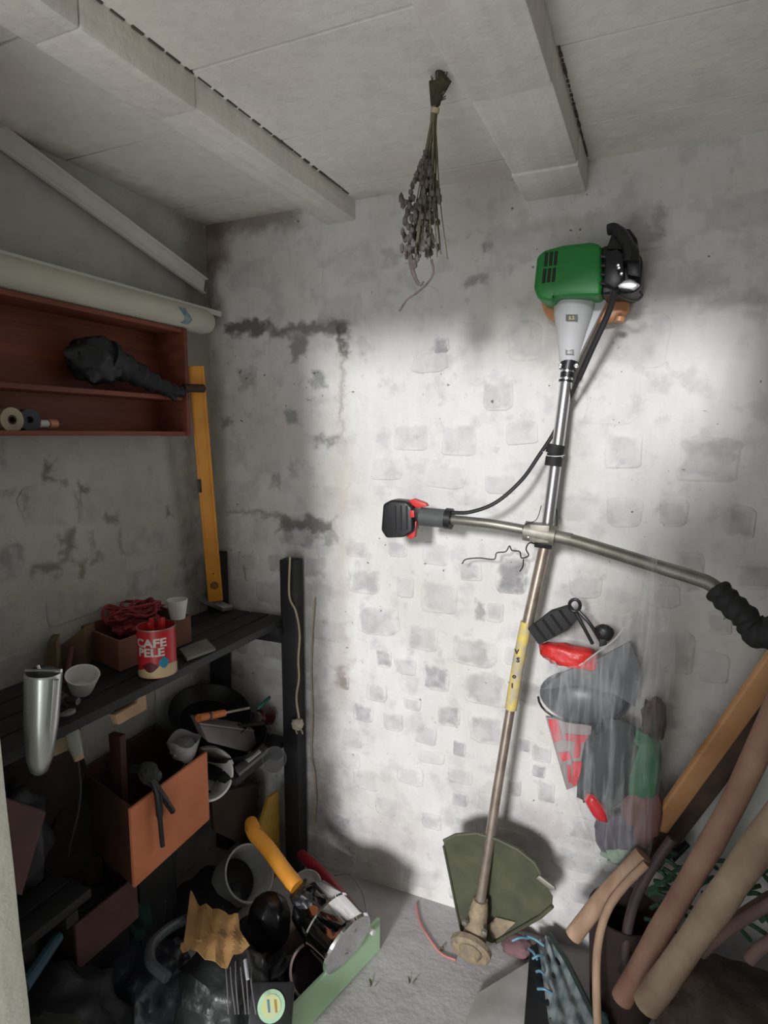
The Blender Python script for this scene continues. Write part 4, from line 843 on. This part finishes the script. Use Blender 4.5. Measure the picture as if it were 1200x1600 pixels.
m_ = MB(); m_.tube(ctrl([Z(306, 1430, .24), Z(268, 1448, .27), Z(238, 1475, .28), Z(236, 1505, .28), Z(262, 1528, .27)], 6), .012, 10); tag(m_.build('grey_hose', mat('grey_hose', (.055, .065, .07), .45)), 'bent dark grey hose looped left of the brown paper', 'hose')
# black striped bag with brown paper on top
sbg = thing('striped_sack', 'dark plastic sack with pale vertical stripes under brown paper', 'sack', Z(345, 1570, .0))
c = Z(348, 1560, .11); c.z = .115
m_ = MB(); m_.blob(c, (.105, .10, .108), .16, 2.2, 4, seed=41, power=.8); m_.build('sack_body', mat('grey_green_film', (.03, .032, .032), .35, col2=(.018, .02, .02), bump=.5, scale=8), sbg)
m_ = MB()
for i in range(6):
    x = 352 + i * 8
    m_.tube(ctrl([Z(x, 1502 + (i % 2) * 9, .235), Z(x + 3 - i % 3, 1540, .225), Z(x + 5 + i % 2 * 3, 1585, .195)], 4), .0017, 6)
m_.build('pale_stripes', mat('stripe_grey', (.16, .145, .15), .5), sbg, kind='stuff')
m_ = MB(); m_.tube([Z(383, 1500, .245), Z(387, 1530, .235)], .004, 8); m_.build('white_tab', mat('stripe_white', (.42, .42, .44), .4), sbg)
# crumpled paper
pts = {}
po = [(298, 1392, .285), (312, 1412, .275), (352, 1424, .27), (372, 1430, .27), (375, 1452, .265), (390, 1478, .26), (365, 1492, .255), (355, 1512, .25), (320, 1495, .26), (297, 1482, .265), (285, 1490, .265), (292, 1440, .275)]
P_ = [Z(x, y, z) for x, y, z in po]; cc = sum(P_, V()) / len(P_)
m_ = MB()
def pf(u, v):
    a = u * len(P_); i = int(a) % len(P_); f = a - int(a); e = P_[i].lerp(P_[(i + 1) % len(P_)], f); p = cc.lerp(e, v)
    k = (p - cc).dot(RT) * 150; return p + V((0, 0, .0045 * math.sin(k + 1.5 * math.sin((p - cc).dot(V((0, 1, 0))) * 20)) + .006 * noise.noise(p * 30)))
m_.sheet(pf, 48, 9, .0012, wrap=True)
tag(m_.build('brown_paper', M_paper, sharp=25), 'crumpled golden-brown paper lying on the striped sack', 'paper')
# white mug and yellow panel behind
mg = thing('white_pot', 'large white enamel pot tipped with dark open mouth near black post', 'pot', Z(368, 1385, .02))
c = V((-1.135, 1.435, .075)); k = sc(c); ax = (RT * .55 + UP * .55 + FW * -.50).normalized()
m_ = MB(); m_.lathe(c - ax * .03, ax, [(0, 0), (0, .06), (.01, .072), (.115, .080), (.12, .082), (.122, .078), (.118, .075), (.012, .066), (.012, 0)], 40); m_.build('pot_body', mat('white_enamel', (.50, .50, .49), .35), mg)
m_ = MB(); m_.lathe(c - ax * .03, ax, [(.02, 0), (.02, .064), (.022, .064), (.022, 0)], 30); m_.build('dark_contents', mat('dark_contents', (.02, .017, .015), .8), mg)
m_ = MB(); pp = [V((-1.092, 1.50, .0)), V((-1.085, 1.605, .0)), V((-1.085, 1.605, .29)), V((-1.092, 1.56, .29)), V((-1.092, 1.50, .21))]; m_.prism(pp, V((-.012, 0, 0)), bevel=.002); tag(m_.build('yellow_panel', mat('mustard_panel', (.42, .24, .03), .6)), 'mustard yellow panel standing beside foot of the black post', 'panel')
m_ = MB(); pp = [X(330, 1240, -1.16), X(405, 1225, -1.16), X(400, 1330, -1.16), X(335, 1300, -1.16)]; m_.prism(pp, V((-.02, .01, 0)), bevel=.003); tag(m_.build('dark_board', mat('dark_brown_board', (.05, .03, .022), .8)), 'dark brown board standing behind the tipped white pot', 'board')
# mint green drawer with junk
ga, gb = Z(597, 1435, .10), Z(597, 1491, 0.0); g0 = V((-.652, 1.452, 0)); gdir = (Z(458, 1578, .10) - Z(597, 1435, .10)); gdir.z = 0; gdir.normalize()
g1 = g0 + gdir * .47
gside = V((-gdir.y, gdir.x, 0)); 
if gside.x > 0: gside = -gside
gd = thing('junk_box', 'old wooden drawer with mint green front full of junk on floor', 'drawer', (g0 + g1) / 2 + gside * .09)
def wallp(p, q, z0, z1, th, nrm, name, m): MB().prism([V((p.x, p.y, z0)), V((q.x, q.y, z0)), V((q.x, q.y, z1)), V((p.x, p.y, z1))], nrm * th, bevel=.0015, seg=1).build(name, m, gd)
wallp(g0, g1, .002, .10, .010, gside, 'drawer_front', M_mint)
i0 = g0 + gside * .011 + gdir * .02; i1 = g1 + gside * .011 - gdir * .02
wallp(i0, i0 + gside * .18, .002, .07, .009, gdir, 'drawer_side', M_dwood); wallp(i1, i1 + gside * .18, .002, .07, .009, -gdir, 'drawer_side', M_dwood)
wallp(i0 + gside * .18, i1 + gside * .18, .002, .07, .009, gside, 'drawer_back', M_dwood)
MB().prism([i0 + V((0, 0, .003)), i1 + V((0, 0, .003)), i1 + gside * .18 + V((0, 0, .003)), i0 + gside * .18 + V((0, 0, .003))], V((0, 0, .006)), bevel=.001).build('drawer_bottom', M_blackwood, gd)
# chrome pot with yellow handle
cp = thing('chrome_pot', 'shiny chrome pot with orange-yellow handle lying in the green drawer', 'pot', Z(500, 1440, .08))
p0 = Z(478, 1402, .19); p1 = Z(545, 1476, .145); d = (p1 - p0); L_ = d.length; d.normalize(); k = sc(p0)
m_ = MB(); m_.lathe(p0, d, [(0, 0), (0, 26 * k), (L_ * .1, 36 * k), (L_ * .45, 43 * k), (L_ * .5, 45 * k), (L_ * .52, 43 * k), (L_ * .9, 44 * k), (L_ * .96, 47 * k), (L_, 45 * k), (L_ + .006, 30 * k), (L_ + .008, 12 * k), (L_ + .008, 0)], 40); m_.build('pot_body', M_chrome, cp)
m_ = MB(); q0 = Z(466, 1388, .215); m_.tube([q0, p0 + d * .004], [18 * k, 24 * k], 18); m_.build('black_socket', M_black, cp)
m_ = MB(); hpts = ctrl([Z(392, 1283, .305), Z(398, 1302, .295), Z(418, 1325, .27), Z(445, 1362, .235), Z(464, 1386, .217)], 5); m_.tube(hpts, [10 * k, 11 * k, 12 * k, 12.5 * k] + [12.5 * k] * (len(hpts) - 7) + [13 * k, 12 * k, 12 * k], 14); m_.build('yellow_handle', M_yellow, cp)
m_ = MB(); m_.tube(ctrl([Z(386, 1300, .30), Z(394, 1294, .305), Z(404, 1300, .30), Z(408, 1312, .29)], 3), .012, 10); m_.build('handle_end', mat('dark_yellow', (.45, .20, .03), .6), cp)
m_ = MB(); m_.blob(Z(478, 1405, .225), (.030, .026, .02), .4, 3, 3, seed=55); m_.tube([Z(470, 1400, .235), Z(505, 1415, .225)], .006, 8); m_.build('clamp', M_black, cp)
pn = thing('dark_enamel_pan', 'dark purple glossy pan with a painted rim highlight in front of the chrome pot', 'pan', Z(470, 1510, .05))
c = Z(478, 1508, .065); m_ = MB(); dish(m_, c - V((0, 0, .03)), (UP * .6 - FW * .55 + RT * .4).normalized(), .062, .05, .003); m_.build('pan_body', M_darkchrome, pn)
m_ = MB(); axp = (UP * .6 - FW * .55 + RT * .4).normalized(); m_.lathe(c - V((0, 0, .03)) + axp * .048, axp, [(0, .0595), (0, .066), (.004, .066), (.004, .0595), (0, .0595)], 36); m_.build('rim_highlight', mat('pinkish_highlight', (.55, .42, .38), .3, .8), pn)  # pinkish highlight put into the colour of the pan's edge
# red bar, loop, small white dish
m_ = MB(); rb = ctrl([Z(470, 1335, .11), Z(505, 1368, .11), Z(540, 1410, .105), Z(572, 1452, .10)], 4); m_.tube(rb, [.016, .017] + [.018] * (len(rb) - 4) + [.017, .012], 12)
rt = thing('red_tube', 'dark red tube leaning along the back edge of green drawer', 'tube', Z(520, 1400, .03)); m_.build('tube_body', mat('deep_red', (.30, .018, .028), .4, col2=(.2, .012, .02)), rt)
MB().tube([Z(572, 1450, .10), Z(584, 1458, .10)], .007, 10).build('white_tip', M_white, rt)
m_ = MB(); m_.tube(ctrl([Z(522, 1368, .14), Z(545, 1366, .15), Z(562, 1385, .15), Z(571, 1415, .14), Z(573, 1450, .12)], 6), .0018, 6); tag(m_.build('wire_loop', mat('grey_wire', (.22, .21, .21), .4, .5)), 'thin grey wire loop arching over the dark red tube', 'wire')
m_ = MB(); c = Z(480, 1376, .125); dish(m_, c - V((0, 0, .02)), V((.2, -.3, 1)), .042, .02); tag(m_.build('white_saucer', mat('dirty_white', (.42, .40, .38), .5)), 'small off-white dish under the yellow handle', 'dish')
lump('black_canister', 'black rounded canister left of the dark purple pan', 'canister', Z(420, 1440, .12), (.055, .055, .075), mat('black_gloss', (.012, .012, .014), .3), .08, 2, 61, .8)
lump('black_cloth', 'black cloth lining the near end of the green drawer', 'cloth', Z(432, 1520, .06), (.035, .05, .03), M_bagblack, .35, 2.4, 63)
# round badge on a black box
bb = thing('black_case', 'black case with round green and yellow badge beside green drawer', 'case', Z(420, 1590, 0))
c = Z(424, 1572, .155); nr = (EYE - c).normalized()
e1 = RT; e2 = nr.cross(e1).normalized(); e1 = e2.cross(nr).normalized()
R = Matrix((e1, e2, nr)).transposed()
m_ = MB(); m_.box(c - nr * .042 - e2 * .02, (.10, .13, .08), R, bevel=.008); m_.build('case_body', M_black, bb)
k = sc(c); m_ = MB(); m_.lathe(c - nr * .001, nr, [(0, 0), (0, 21.5 * k), (.003, 21 * k), (.0035, 0)], 36); bdg = m_.build('round_badge', mat('badge_green', (.30, .50, .36), .5, col2=(.42, .60, .40), scale=20), bb)
m_ = MB(); m_.lathe(c + nr * .0026, nr, [(0, 0), (0, 15 * k), (.0006, 15 * k), (.0007, 0)], 30); m_.build('badge_centre', mat('badge_yellow', (.55, .56, .20), .5, col2=(.45, .52, .38), scale=18), bdg)
for dx, mm in ((-5, mat('badge_blue', (.10, .24, .30), .5)), (6, mat('badge_orange', (.42, .26, .04), .5))):
    o_ = c + nr * .0034 + e1 * dx * k; MB().prism([o_ + e1 * 1 * k - e2 * 8 * k, o_ + e1 * 4 * k - e2 * 8 * k, o_ + e1 * 1 * k + e2 * 8 * k, o_ - e1 * 3 * k + e2 * 8 * k], nr * .0005).build('badge_mark', mm, bdg)
# floor leaves and red cord
m_ = MB(); m_.tube(ctrl([Z(650, 1412, .004), Z(656, 1440, .004), Z(672, 1468, .004), Z(690, 1490, .004), Z(712, 1500, .004)], 5), .0032, 6); tag(m_.build('red_string', mat('faded_red', (.58, .22, .20), .7)), 'faded red cord lying on the concrete left of brush cutter foot', 'cord')
for i, (x, y) in enumerate(((541, 1534), (582, 1537), (644, 1532), (688, 1482))):
    p = Z(x, y, .004); m_ = MB(); m_.sheet(lambda u, v: p + V(((u - .5) * .026, (v - .5) * .013 * (1 - (2 * u - 1) ** 2) + .004 * math.sin(u * 7 + i), .006 * math.sin(u * 6 + i))), 7, 3, .001)
    tag(m_.build('dry_leaf', M_stem), ('dry leaf fallen at the foot of the mint green drawer front', 'curled dark leaf on the floor right of the green drawer', 'small leaf on the floor in line with the red cord', 'tiny dark leaf left of the cutting head')[i], 'leaf', 'dry leaves on the floor')
# ------------------------------------------------------------------ right side: crate, hoop, sticks, sack
wbd = thing('white_board', 'white-grey board lying on the floor in front of blue-edged sheet', 'board', Z(790, 1590, 0))
q = [Z(846, 1490, .03), Z(745, 1552, .02), Z(700, 1660, .02), Z(815, 1640, .03)]; m_ = MB(); m_.prism(q, V((0, 0, -.012)), bevel=.002); m_.build('board_face', mat('pale_grey_board', (.52, .50, .48), .6), wbd)
bs = thing('blue_crate', 'dark crate wrapped in torn blue-white plastic at bottom', 'crate', Z(880, 1580, 0))
q = [Z(828, 1478, .06), Z(862, 1462, .06), Z(955, 1640, .06), Z(815, 1650, .06)]; m_ = MB(); m_.prism(q, V((0, 0, -.055)), bevel=.003); m_.build('crate_body', M_black, bs)
m_ = MB()
def film(u, v):
    a = q[1].lerp(q[2], v); b_ = (q[1] * .35 + q[0] * .65).lerp(q[2] * .35 + q[3] * .65, v); p = a.lerp(b_, u)
    return p + V((0, 0, .006 + .008 * noise.noise(p * 30) + .004 * math.sin(u * 18)))
m_.sheet(film, 30, 40, .0008); m_.build('plastic_film', mat('grey_blue_film', (.34, .37, .37), .3, col2=(.12, .17, .18), scale=14, stretch=(4, 1, 1)), bs)
m_ = MB(); m_.tube([Z(860, 1462, .075), Z(885, 1500, .075), Z(945, 1620, .075)], .007, 8); m_.build('edge_bar', mat('dark_green_bar', (.03, .045, .04), .5), bs)
m_ = MB()
for a, b_ in (((820, 1462), (850, 1478)), ((832, 1498), (850, 1494)), ((838, 1518), (850, 1522)), ((840, 1545), (862, 1552)), ((800, 1470), (826, 1466)), ((826, 1482), (840, 1500))): m_.tube(ctrl([Z(*a, .07), Z((a[0] + b_[0]) / 2, (a[1] + b_[1]) / 2 - 3, .08), Z(*b_, .07)], 3), .0035, 6)
m_.build('blue_tatters', M_blue, bs, kind='stuff')
lump('blue_bag', 'scrap of pale blue plastic at the bottom beside the bent hoop', 'plastic scrap', Z(930, 1600, .04), (.03, .03, .025), mat('pale_blue_film', (.25, .42, .50), .4), .4, 3, 71, sub=3)
lump('pink_rag', 'dusty pink rag on the floor behind the white-grey board', 'rag', Z(808, 1478, .02), (.04, .03, .02), mat('dusty_pink', (.22, .12, .13), .9), .4, 3, 72, sub=3)
def stick(name, label, cat, pts, r, m, flat=None):
    mb = MB(); P2 = ctrl(pts, 6); n = len(P2); rr_ = [r * (1 + .10 * noise.noise(p * 14)) for p in P2]
    mb.tube(P2, rr_, 14)
    return tag(mb.build(name, m), label, cat)
hp = MB(); hp.tube(ctrl([Z(935, 1620, .10), Y(932, 1550, 1.36), Y(934, 1480, 1.38), Y(948, 1425, 1.42), Y(975, 1385, 1.45), Y(1010, 1350, 1.47)], 6), .0095, 12); tag(hp.build('bent_branch', M_pale), 'thin bent pale branch curving up beside the brown sack', 'branch')
hp = MB(); hp.tube(ctrl([Y(985, 1560, 1.45), Y(978, 1480, 1.47), Y(988, 1420, 1.49), Y(1010, 1370, 1.50), Y(1050, 1310, 1.52)], 6), .012, 12); tag(hp.build('dark_hose', mat('purple_brown_hose', (.10, .065, .065), .6)), 'purplish brown hose bent behind the bent pale branch', 'hose')
lump('burlap_sack', 'dark brown burlap sack on the floor behind the leaning sticks', 'sack', V((.22, 1.46, .12)), (.16, .12, .12), mat('burlap', (.10, .07, .055), .95, col2=(.055, .038, .03), bump=.5, scale=16), .25, 2.2, 81)
mb = MB(); mb.lathe(V((-.02, 1.55, .0)), V((0, 0, 1)), [(0, 0), (0, .075), (.26, .088), (.265, .088), (.265, .082), (.01, .07), (.01, 0)], 28); tag(mb.build('dark_tub', mat('dark_brown_tub', (.05, .03, .025), .6)), 'dark brown tub standing against wall behind the bent branch', 'tub')
stick('short_log', 'short pale log with cut end leaning below the hanging bag', 'log', [Y(896, 1462, 1.46), Y(930, 1418, 1.47), Y(965, 1380, 1.48), Y(1005, 1335, 1.50)], .0215, M_pale)
mb = MB(); a, b_ = Y(1022, 1292, 1.595), Y(1230, 1000, 1.50); dd_ = (b_ - a).normalized(); nn = dd_.cross(FW).normalized()
w_ = 17 * sc(a); mb.prism([a - nn * w_, b_ - nn * w_, b_ + nn * w_, a + nn * w_ * .8], FW * -.02, bevel=.006, seg=3); tag(mb.build('orange_plank', M_owood), 'long orange-brown wooden plank leaning on wall, uppermost of the sticks', 'plank')
mb = MB(); a, b_ = Y(1005, 1355, 1.64), Y(1235, 1050, 1.56); dd_ = (b_ - a).normalized(); nn = dd_.cross(FW).normalized(); w_ = 25 * sc(a)
mb.prism([a - nn * w_, b_ - nn * w_, b_ + nn * w_, a + nn * w_], FW * .012, bevel=.003); dp = tag(mb.build('weathered_plank', M_dwood), 'wide dark weathered plank leaning just below the orange plank', 'plank')
MB().prism([Y(1051, 1343, 1.606), Y(1076, 1318, 1.598), Y(1079, 1322, 1.598), Y(1054, 1348, 1.606)], FW * .02, bevel=.001).build('dark_slot', M_black, dp)
stick('reddish_stick', 'long reddish round stick leaning from bottom up to right edge', 'stick', [Y(972, 1560, 1.37), Y(1040, 1440, 1.37), Y(1110, 1320, 1.36), Y(1160, 1225, 1.35), Y(1225, 1080, 1.34)], .0235, M_pink)
stick('pale_thick_stick', 'thick pale brown stick leaning, rightmost of the round sticks', 'stick', [Y(1010, 1570, 1.30), Y(1060, 1500, 1.30), Y(1130, 1400, 1.29), Y(1225, 1265, 1.28)], .029, mat('pale_brown_wood', (.38, .285, .20), .7, col2=(.25, .17, .115), scale=10, bump=.45))
for i, pts in enumerate(([Y(1095, 1490, 1.36), Y(1140, 1450, 1.36), Y(1215, 1405, 1.37)], [Y(1120, 1460, 1.42), Y(1160, 1425, 1.42), Y(1215, 1390, 1.43)], [Y(1170, 1500, 1.30), Y(1190, 1480, 1.30), Y(1220, 1462, 1.30)])):
    stick('branch', ('knotty grey-pink branch right of the thick pale stick', 'thin grey branch above the knotty branch', 'stubby brown branch end at the right edge')[i], 'branch', pts, (.012, .008, .012)[i], mat('grey_pink_wood', (.20, .13, .11), .8, bump=.3), None)
m_ = MB(); random.seed(11)
for i in range(44):
    x = random.uniform(1000, 1190); y = random.uniform(1330, 1440); a = random.uniform(-.6, .9); l = random.uniform(25, 60)
    m_.tube(ctrl([Y(x, y, 1.53), Y(x + l * .5 * math.cos(a), y - l * .5 * math.sin(a), 1.52), Y(x + l * math.cos(a), y - l * math.sin(a) + 8, 1.54)], 3), .005, 6)
tag(m_.build('green_stems', mat('green_stems', (.045, .12, .06), .6, col2=(.02, .05, .03))), 'tangle of dark green stems behind the leaning sticks', 'plant stems')['kind'] = 'stuff'
m_ = MB()
def ws(u, v): 
    p = Y(1035 + 190 * u + 25 * (1 - v), 1180 + 170 * v + 60 * (1 - u) * (1 - v) , 1.66); return p + V((0, -.018 * noise.noise(p * 9) - .010 * math.sin(u * 14 + v * 3), 0))
m_.sheet(ws, 36, 24, .0015); tag(m_.build('white_plastic_sheet', mat('white_sheet', (.72, .73, .70), .5, col2=(.6, .62, .58), scale=6)), 'bright white plastic sheet tucked behind the leaning sticks', 'plastic sheet')
# ------------------------------------------------------------------ clear bag hanging from the right handlebar
YB = 1.555
def bagrow(v):
    pts = [(0, 848, 1052), (.12, 838, 1056), (.3, 852, 1050), (.5, 872, 1040), (.7, 897, 1030), (.88, 922, 1022), (1, 945, 1010)]
    for (a, l0, r0), (b__, l1, r1) in zip(pts, pts[1:]):
        if v <= b__: f = (v - a) / (b__ - a); return l0 + (l1 - l0) * f, r0 + (r1 - r0) * f
    return pts[-1][1:]
def bagtop(px):   # slanting open mouth
    pts = [(800, 965), (830, 985), (870, 1042), (905, 1040), (960, 1000), (1000, 950), (1015, 885), (1035, 900), (1060, 990)]
    for (a, y0), (b__, y1) in zip(pts, pts[1:]):
        if px <= b__: return y0 + (y1 - y0) * max(0, (px - a) / (b__ - a))
    return pts[-1][1]
bagt = thing('clear_plastic_bag', 'clear plastic bag of odds and ends hung on the right handlebar', 'bag', Y(965, 1355, YB))
def bagside(sgn):
    def fn(u, v):
        l, r = bagrow(v); px = l + (r - l) * u; t0 = bagtop(px) if sgn < 0 else 950 + 30 * u * u - 45 * math.exp(-((px - 1015) / 22) ** 2)
        py = t0 + (1362 - t0) * v
        dep = .052 * math.sqrt(max(0, 1 - (2 * u - 1) ** 2)) * (.35 + .65 * math.sin(math.pi * min(1, .25 + v * .75)))
        fold = .006 * math.sin(u * 26 + 3 * math.sin(v * 4)) * (1 - v * .5) + .008 * noise.noise(V((u * 5, v * 3, sgn)))
        return Y(px, py, YB + sgn * dep * (1 if sgn < 0 else .8) + fold * (0 if u in (0, 1) else 1))
    return fn
m_ = MB(); m_.sheet(bagside(-1), 56, 36); m_.build('bag_front', M_clear, bagt, sharp=180)
m_ = MB(); m_.sheet(bagside(1), 30, 20); m_.build('bag_back', M_clear, bagt, sharp=180)
m_ = MB(); m_.tube([Y(x, bagtop(x), YB - .052 * math.sqrt(max(0, 1 - (2 * (x - 848) / 204 - 1) ** 2)) * .5) for x in range(850, 990, 8)], .0022, 6); m_.build('bag_mouth_hem', mat('hem_film', (.75, .74, .70), .4, alpha=.6), bagt)
m_ = MB()
def strap(u, v):
    w_ = 9 + 20 * v * v; px = 1018 + (u - .5) * 2 * w_ - 4 * v; py = 868 + 120 * v; return Y(px, py, 1.482 + .03 * v + .004 * math.sin(u * 16)) 
m_.sheet(strap, 16, 14); m_.build('bag_strap', M_clear, bagt, sharp=180)
m_ = MB(); m_.tube([Y(838, 985, 1.57), Y(850, 1010, 1.56), Y(870, 1040, 1.53)], .003, 6); m_.sheet(lambda u, v: Y(836 + 30 * v + 16 * u * (1 - v), 972 + 62 * v + 10 * u, 1.585 - .05 * v), 6, 10); m_.build('bag_ear', mat('ear_film', (.74, .75, .76), .4, alpha=.45), bagt, sharp=180)
# contents
def inb(name, label, cat, px, py, rx, rz, ry, m, seed, amp=.25, dy=0.0, rot=0.0, power=.85, sub=3):
    c = Y(px, py, YB + dy); k = sc(c); R = Matrix.Rotation(rot, 3, 'Y')
    return lump(name, label, cat, c, (rx * k, ry, rz * k), m, amp, 2.6, seed, power, R, sub)
inb('red_pouch', 'bright red plastic pouch at the mouth of the clear bag', 'pouch', 890, 1024, 45, 17, .028, mat('bright_red_film', (.70, .04, .035), .35, col2=(.5, .02, .02), bump=.4), 91, .3, .0, .05)
fm = thing('grey_visor', 'dark grey curved visor showing through top of the clear bag', 'visor', Y(912, 1085, YB))
m_ = MB(); m_.lathe(Y(912, 1088, YB + .03), V((.05, -1, .15)), [(0, .0), (0, .105), (.01, .108), (.035, .09), (.05, .05), (.055, 0)], 32, flat=(0, 0, 1), flatk=.62); m_.build('visor_shell', mat('visor_grey', (.075, .082, .09), .35), fm)
m_ = MB(); m_.prism([Y(x, y, YB - .012) for x, y in ((846, 1078), (882, 1050), (930, 1032), (985, 1002), (1003, 1050), (992, 1105), (960, 1085), (900, 1072))], V((0, .01, 0)), bevel=.002); m_.build('visor_flap', mat('visor_flap', (.12, .125, .135), .5), fm)
m_ = MB(); m_.tube([Y(912 + 71 * math.cos(a), 1088 + 42 * math.sin(a) , YB + .012 - .02 * math.sin(a)) for a in [math.pi * k / 16 for k in range(17)]], .003, 6); m_.build('visor_rim', M_black, fm)
M_print = mat('print_red', (.62, .02, .035), .5)
rp = thing('white_printed_packet', 'white packet with red print inside left of the clear bag', 'packet', Y(895, 1225, YB))
m_ = MB(); m_.prism([Y(852, 1120, YB), Y(925, 1135, YB), Y(912, 1225, YB), Y(885, 1235, YB)], V((0, .012, 0)), bevel=.003); m_.build('packet_body', mat('packet_grey', (.30, .24, .24), .5), rp)
for pp in ([(856, 1124), (872, 1124), (879, 1156), (866, 1160)], [(882, 1146), (922, 1150), (921, 1159), (908, 1160), (905, 1184), (896, 1184), (898, 1159), (884, 1157)], [(894, 1190), (911, 1190), (906, 1224), (895, 1228)], [(872, 1176), (890, 1174), (893, 1186), (878, 1190)], [(886, 1196), (891, 1195), (894, 1224), (888, 1222)]): MB().prism([Y(x, y, YB - .001) for x, y in pp], V((0, -.0015, 0))).build('red_print', M_print, rp)
inb('red_clip', 'bright red clip low in the middle of the clear bag', 'clip', 932, 1262, 11, 24, .014, mat('clip_red', (.70, .04, .05), .35), 92, .2, -.025, -.65)
inb('dark_glove', 'dark grey-green glove filling the middle of the clear bag', 'glove', 948, 1195, 36, 76, .026, mat('glove_dark', (.045, .06, .058), .8), 93, .3, .0, .2)
inb('green_packet', 'green packet on the right inside the clear bag', 'packet', 1000, 1200, 28, 62, .020, mat('packet_green', (.05, .20, .09), .5), 94, .25, .01, .05)
inb('brown_packet', 'dull reddish-brown packet low on the right in the clear bag', 'packet', 1000, 1275, 28, 52, .020, mat('packet_brown', (.22, .10, .085), .6), 95, .25, .01, .1)
inb('dark_red_spool', 'dark spool with red flecks at right edge of the clear bag', 'spool', 1022, 1125, 17, 34, .016, mat('spool_dark', (.07, .02, .02), .6, col2=(.02, .03, .02), scale=50), 96, .3, .015)
inb('green_rope', 'pale green netting at the bottom tip of the clear bag', 'netting', 975, 1340, 30, 14, .016, mat('pale_green_net', (.22, .34, .22), .7, col2=(.35, .42, .33), scale=60), 97, .5, 0)
inb('grey_pouch', 'dark violet-grey pouch near the bottom of the clear bag', 'pouch', 962, 1302, 30, 36, .018, mat('violet_grey', (.11, .10, .13), .6), 98, .3, .005)
# harness: padded black strap with hook, sticking out of the bag
hs = thing('harness_strap', 'black padded harness strap with ring and buckle above the red pouch', 'strap', Y(880, 985, YB))
m_ = MB(); a, b_ = Y(832, 995, YB - .01), Y(896, 957, YB - .01); d = (b_ - a).normalized(); n = d.cross(V((0, 1, 0))).normalized(); w_ = 16 * sc(a)
m_.prism([a - n * w_, a.lerp(b_, .35) - n * w_ * 1.1, a.lerp(b_, .7) - n * w_ * 1.15, b_ - n * w_ * .7, b_ + n * w_ * .7, a.lerp(b_, .6) + n * w_ * 1.15, a.lerp(b_, .3) + n * w_, a + n * w_ * .9], V((0, .03, 0)), bevel=.005); m_.build('padded_strap', M_rubber, hs)
m_ = MB()
for i in range(4): p = a.lerp(b_, .2 + .2 * i) + V((0, -.002, 0)); m_.tube([p - n * w_ * .95, p + n * w_ * .95], .003, 6)
m_.build('strap_ribs', M_black, hs, kind='stuff')
m_ = MB(); m_.tube([Y(898 + 8.5 * math.cos(t), 946 + 9.5 * math.sin(t), YB - .01) for t in [2 * math.pi * k / 18 for k in range(19)]], .0042, 8, cap=False); m_.build('ring', M_black, hs)
m_ = MB(); m_.tube(ctrl([Y(900, 958, YB - .01), Y(912, 980, YB - .012), Y(926, 1006, YB - .01)], 4), .0046, 8); m_.tube(ctrl([Y(904, 955, YB - .01), Y(922, 975, YB - .014), Y(940, 1004, YB - .01)], 4), .0046, 8); m_.build('webbing', M_black, hs)
m_ = MB(); m_.blob(Y(944, 988, YB - .012), (.022, .014, .020), .15, 3, 3, seed=3); m_.prism([Y(936, 990, YB - .02), Y(950, 984, YB - .02), Y(948, 1008, YB - .02), Y(936, 1012, YB - .02)], V((0, .018, 0)), bevel=.003); m_.build('buckle', M_black, hs)
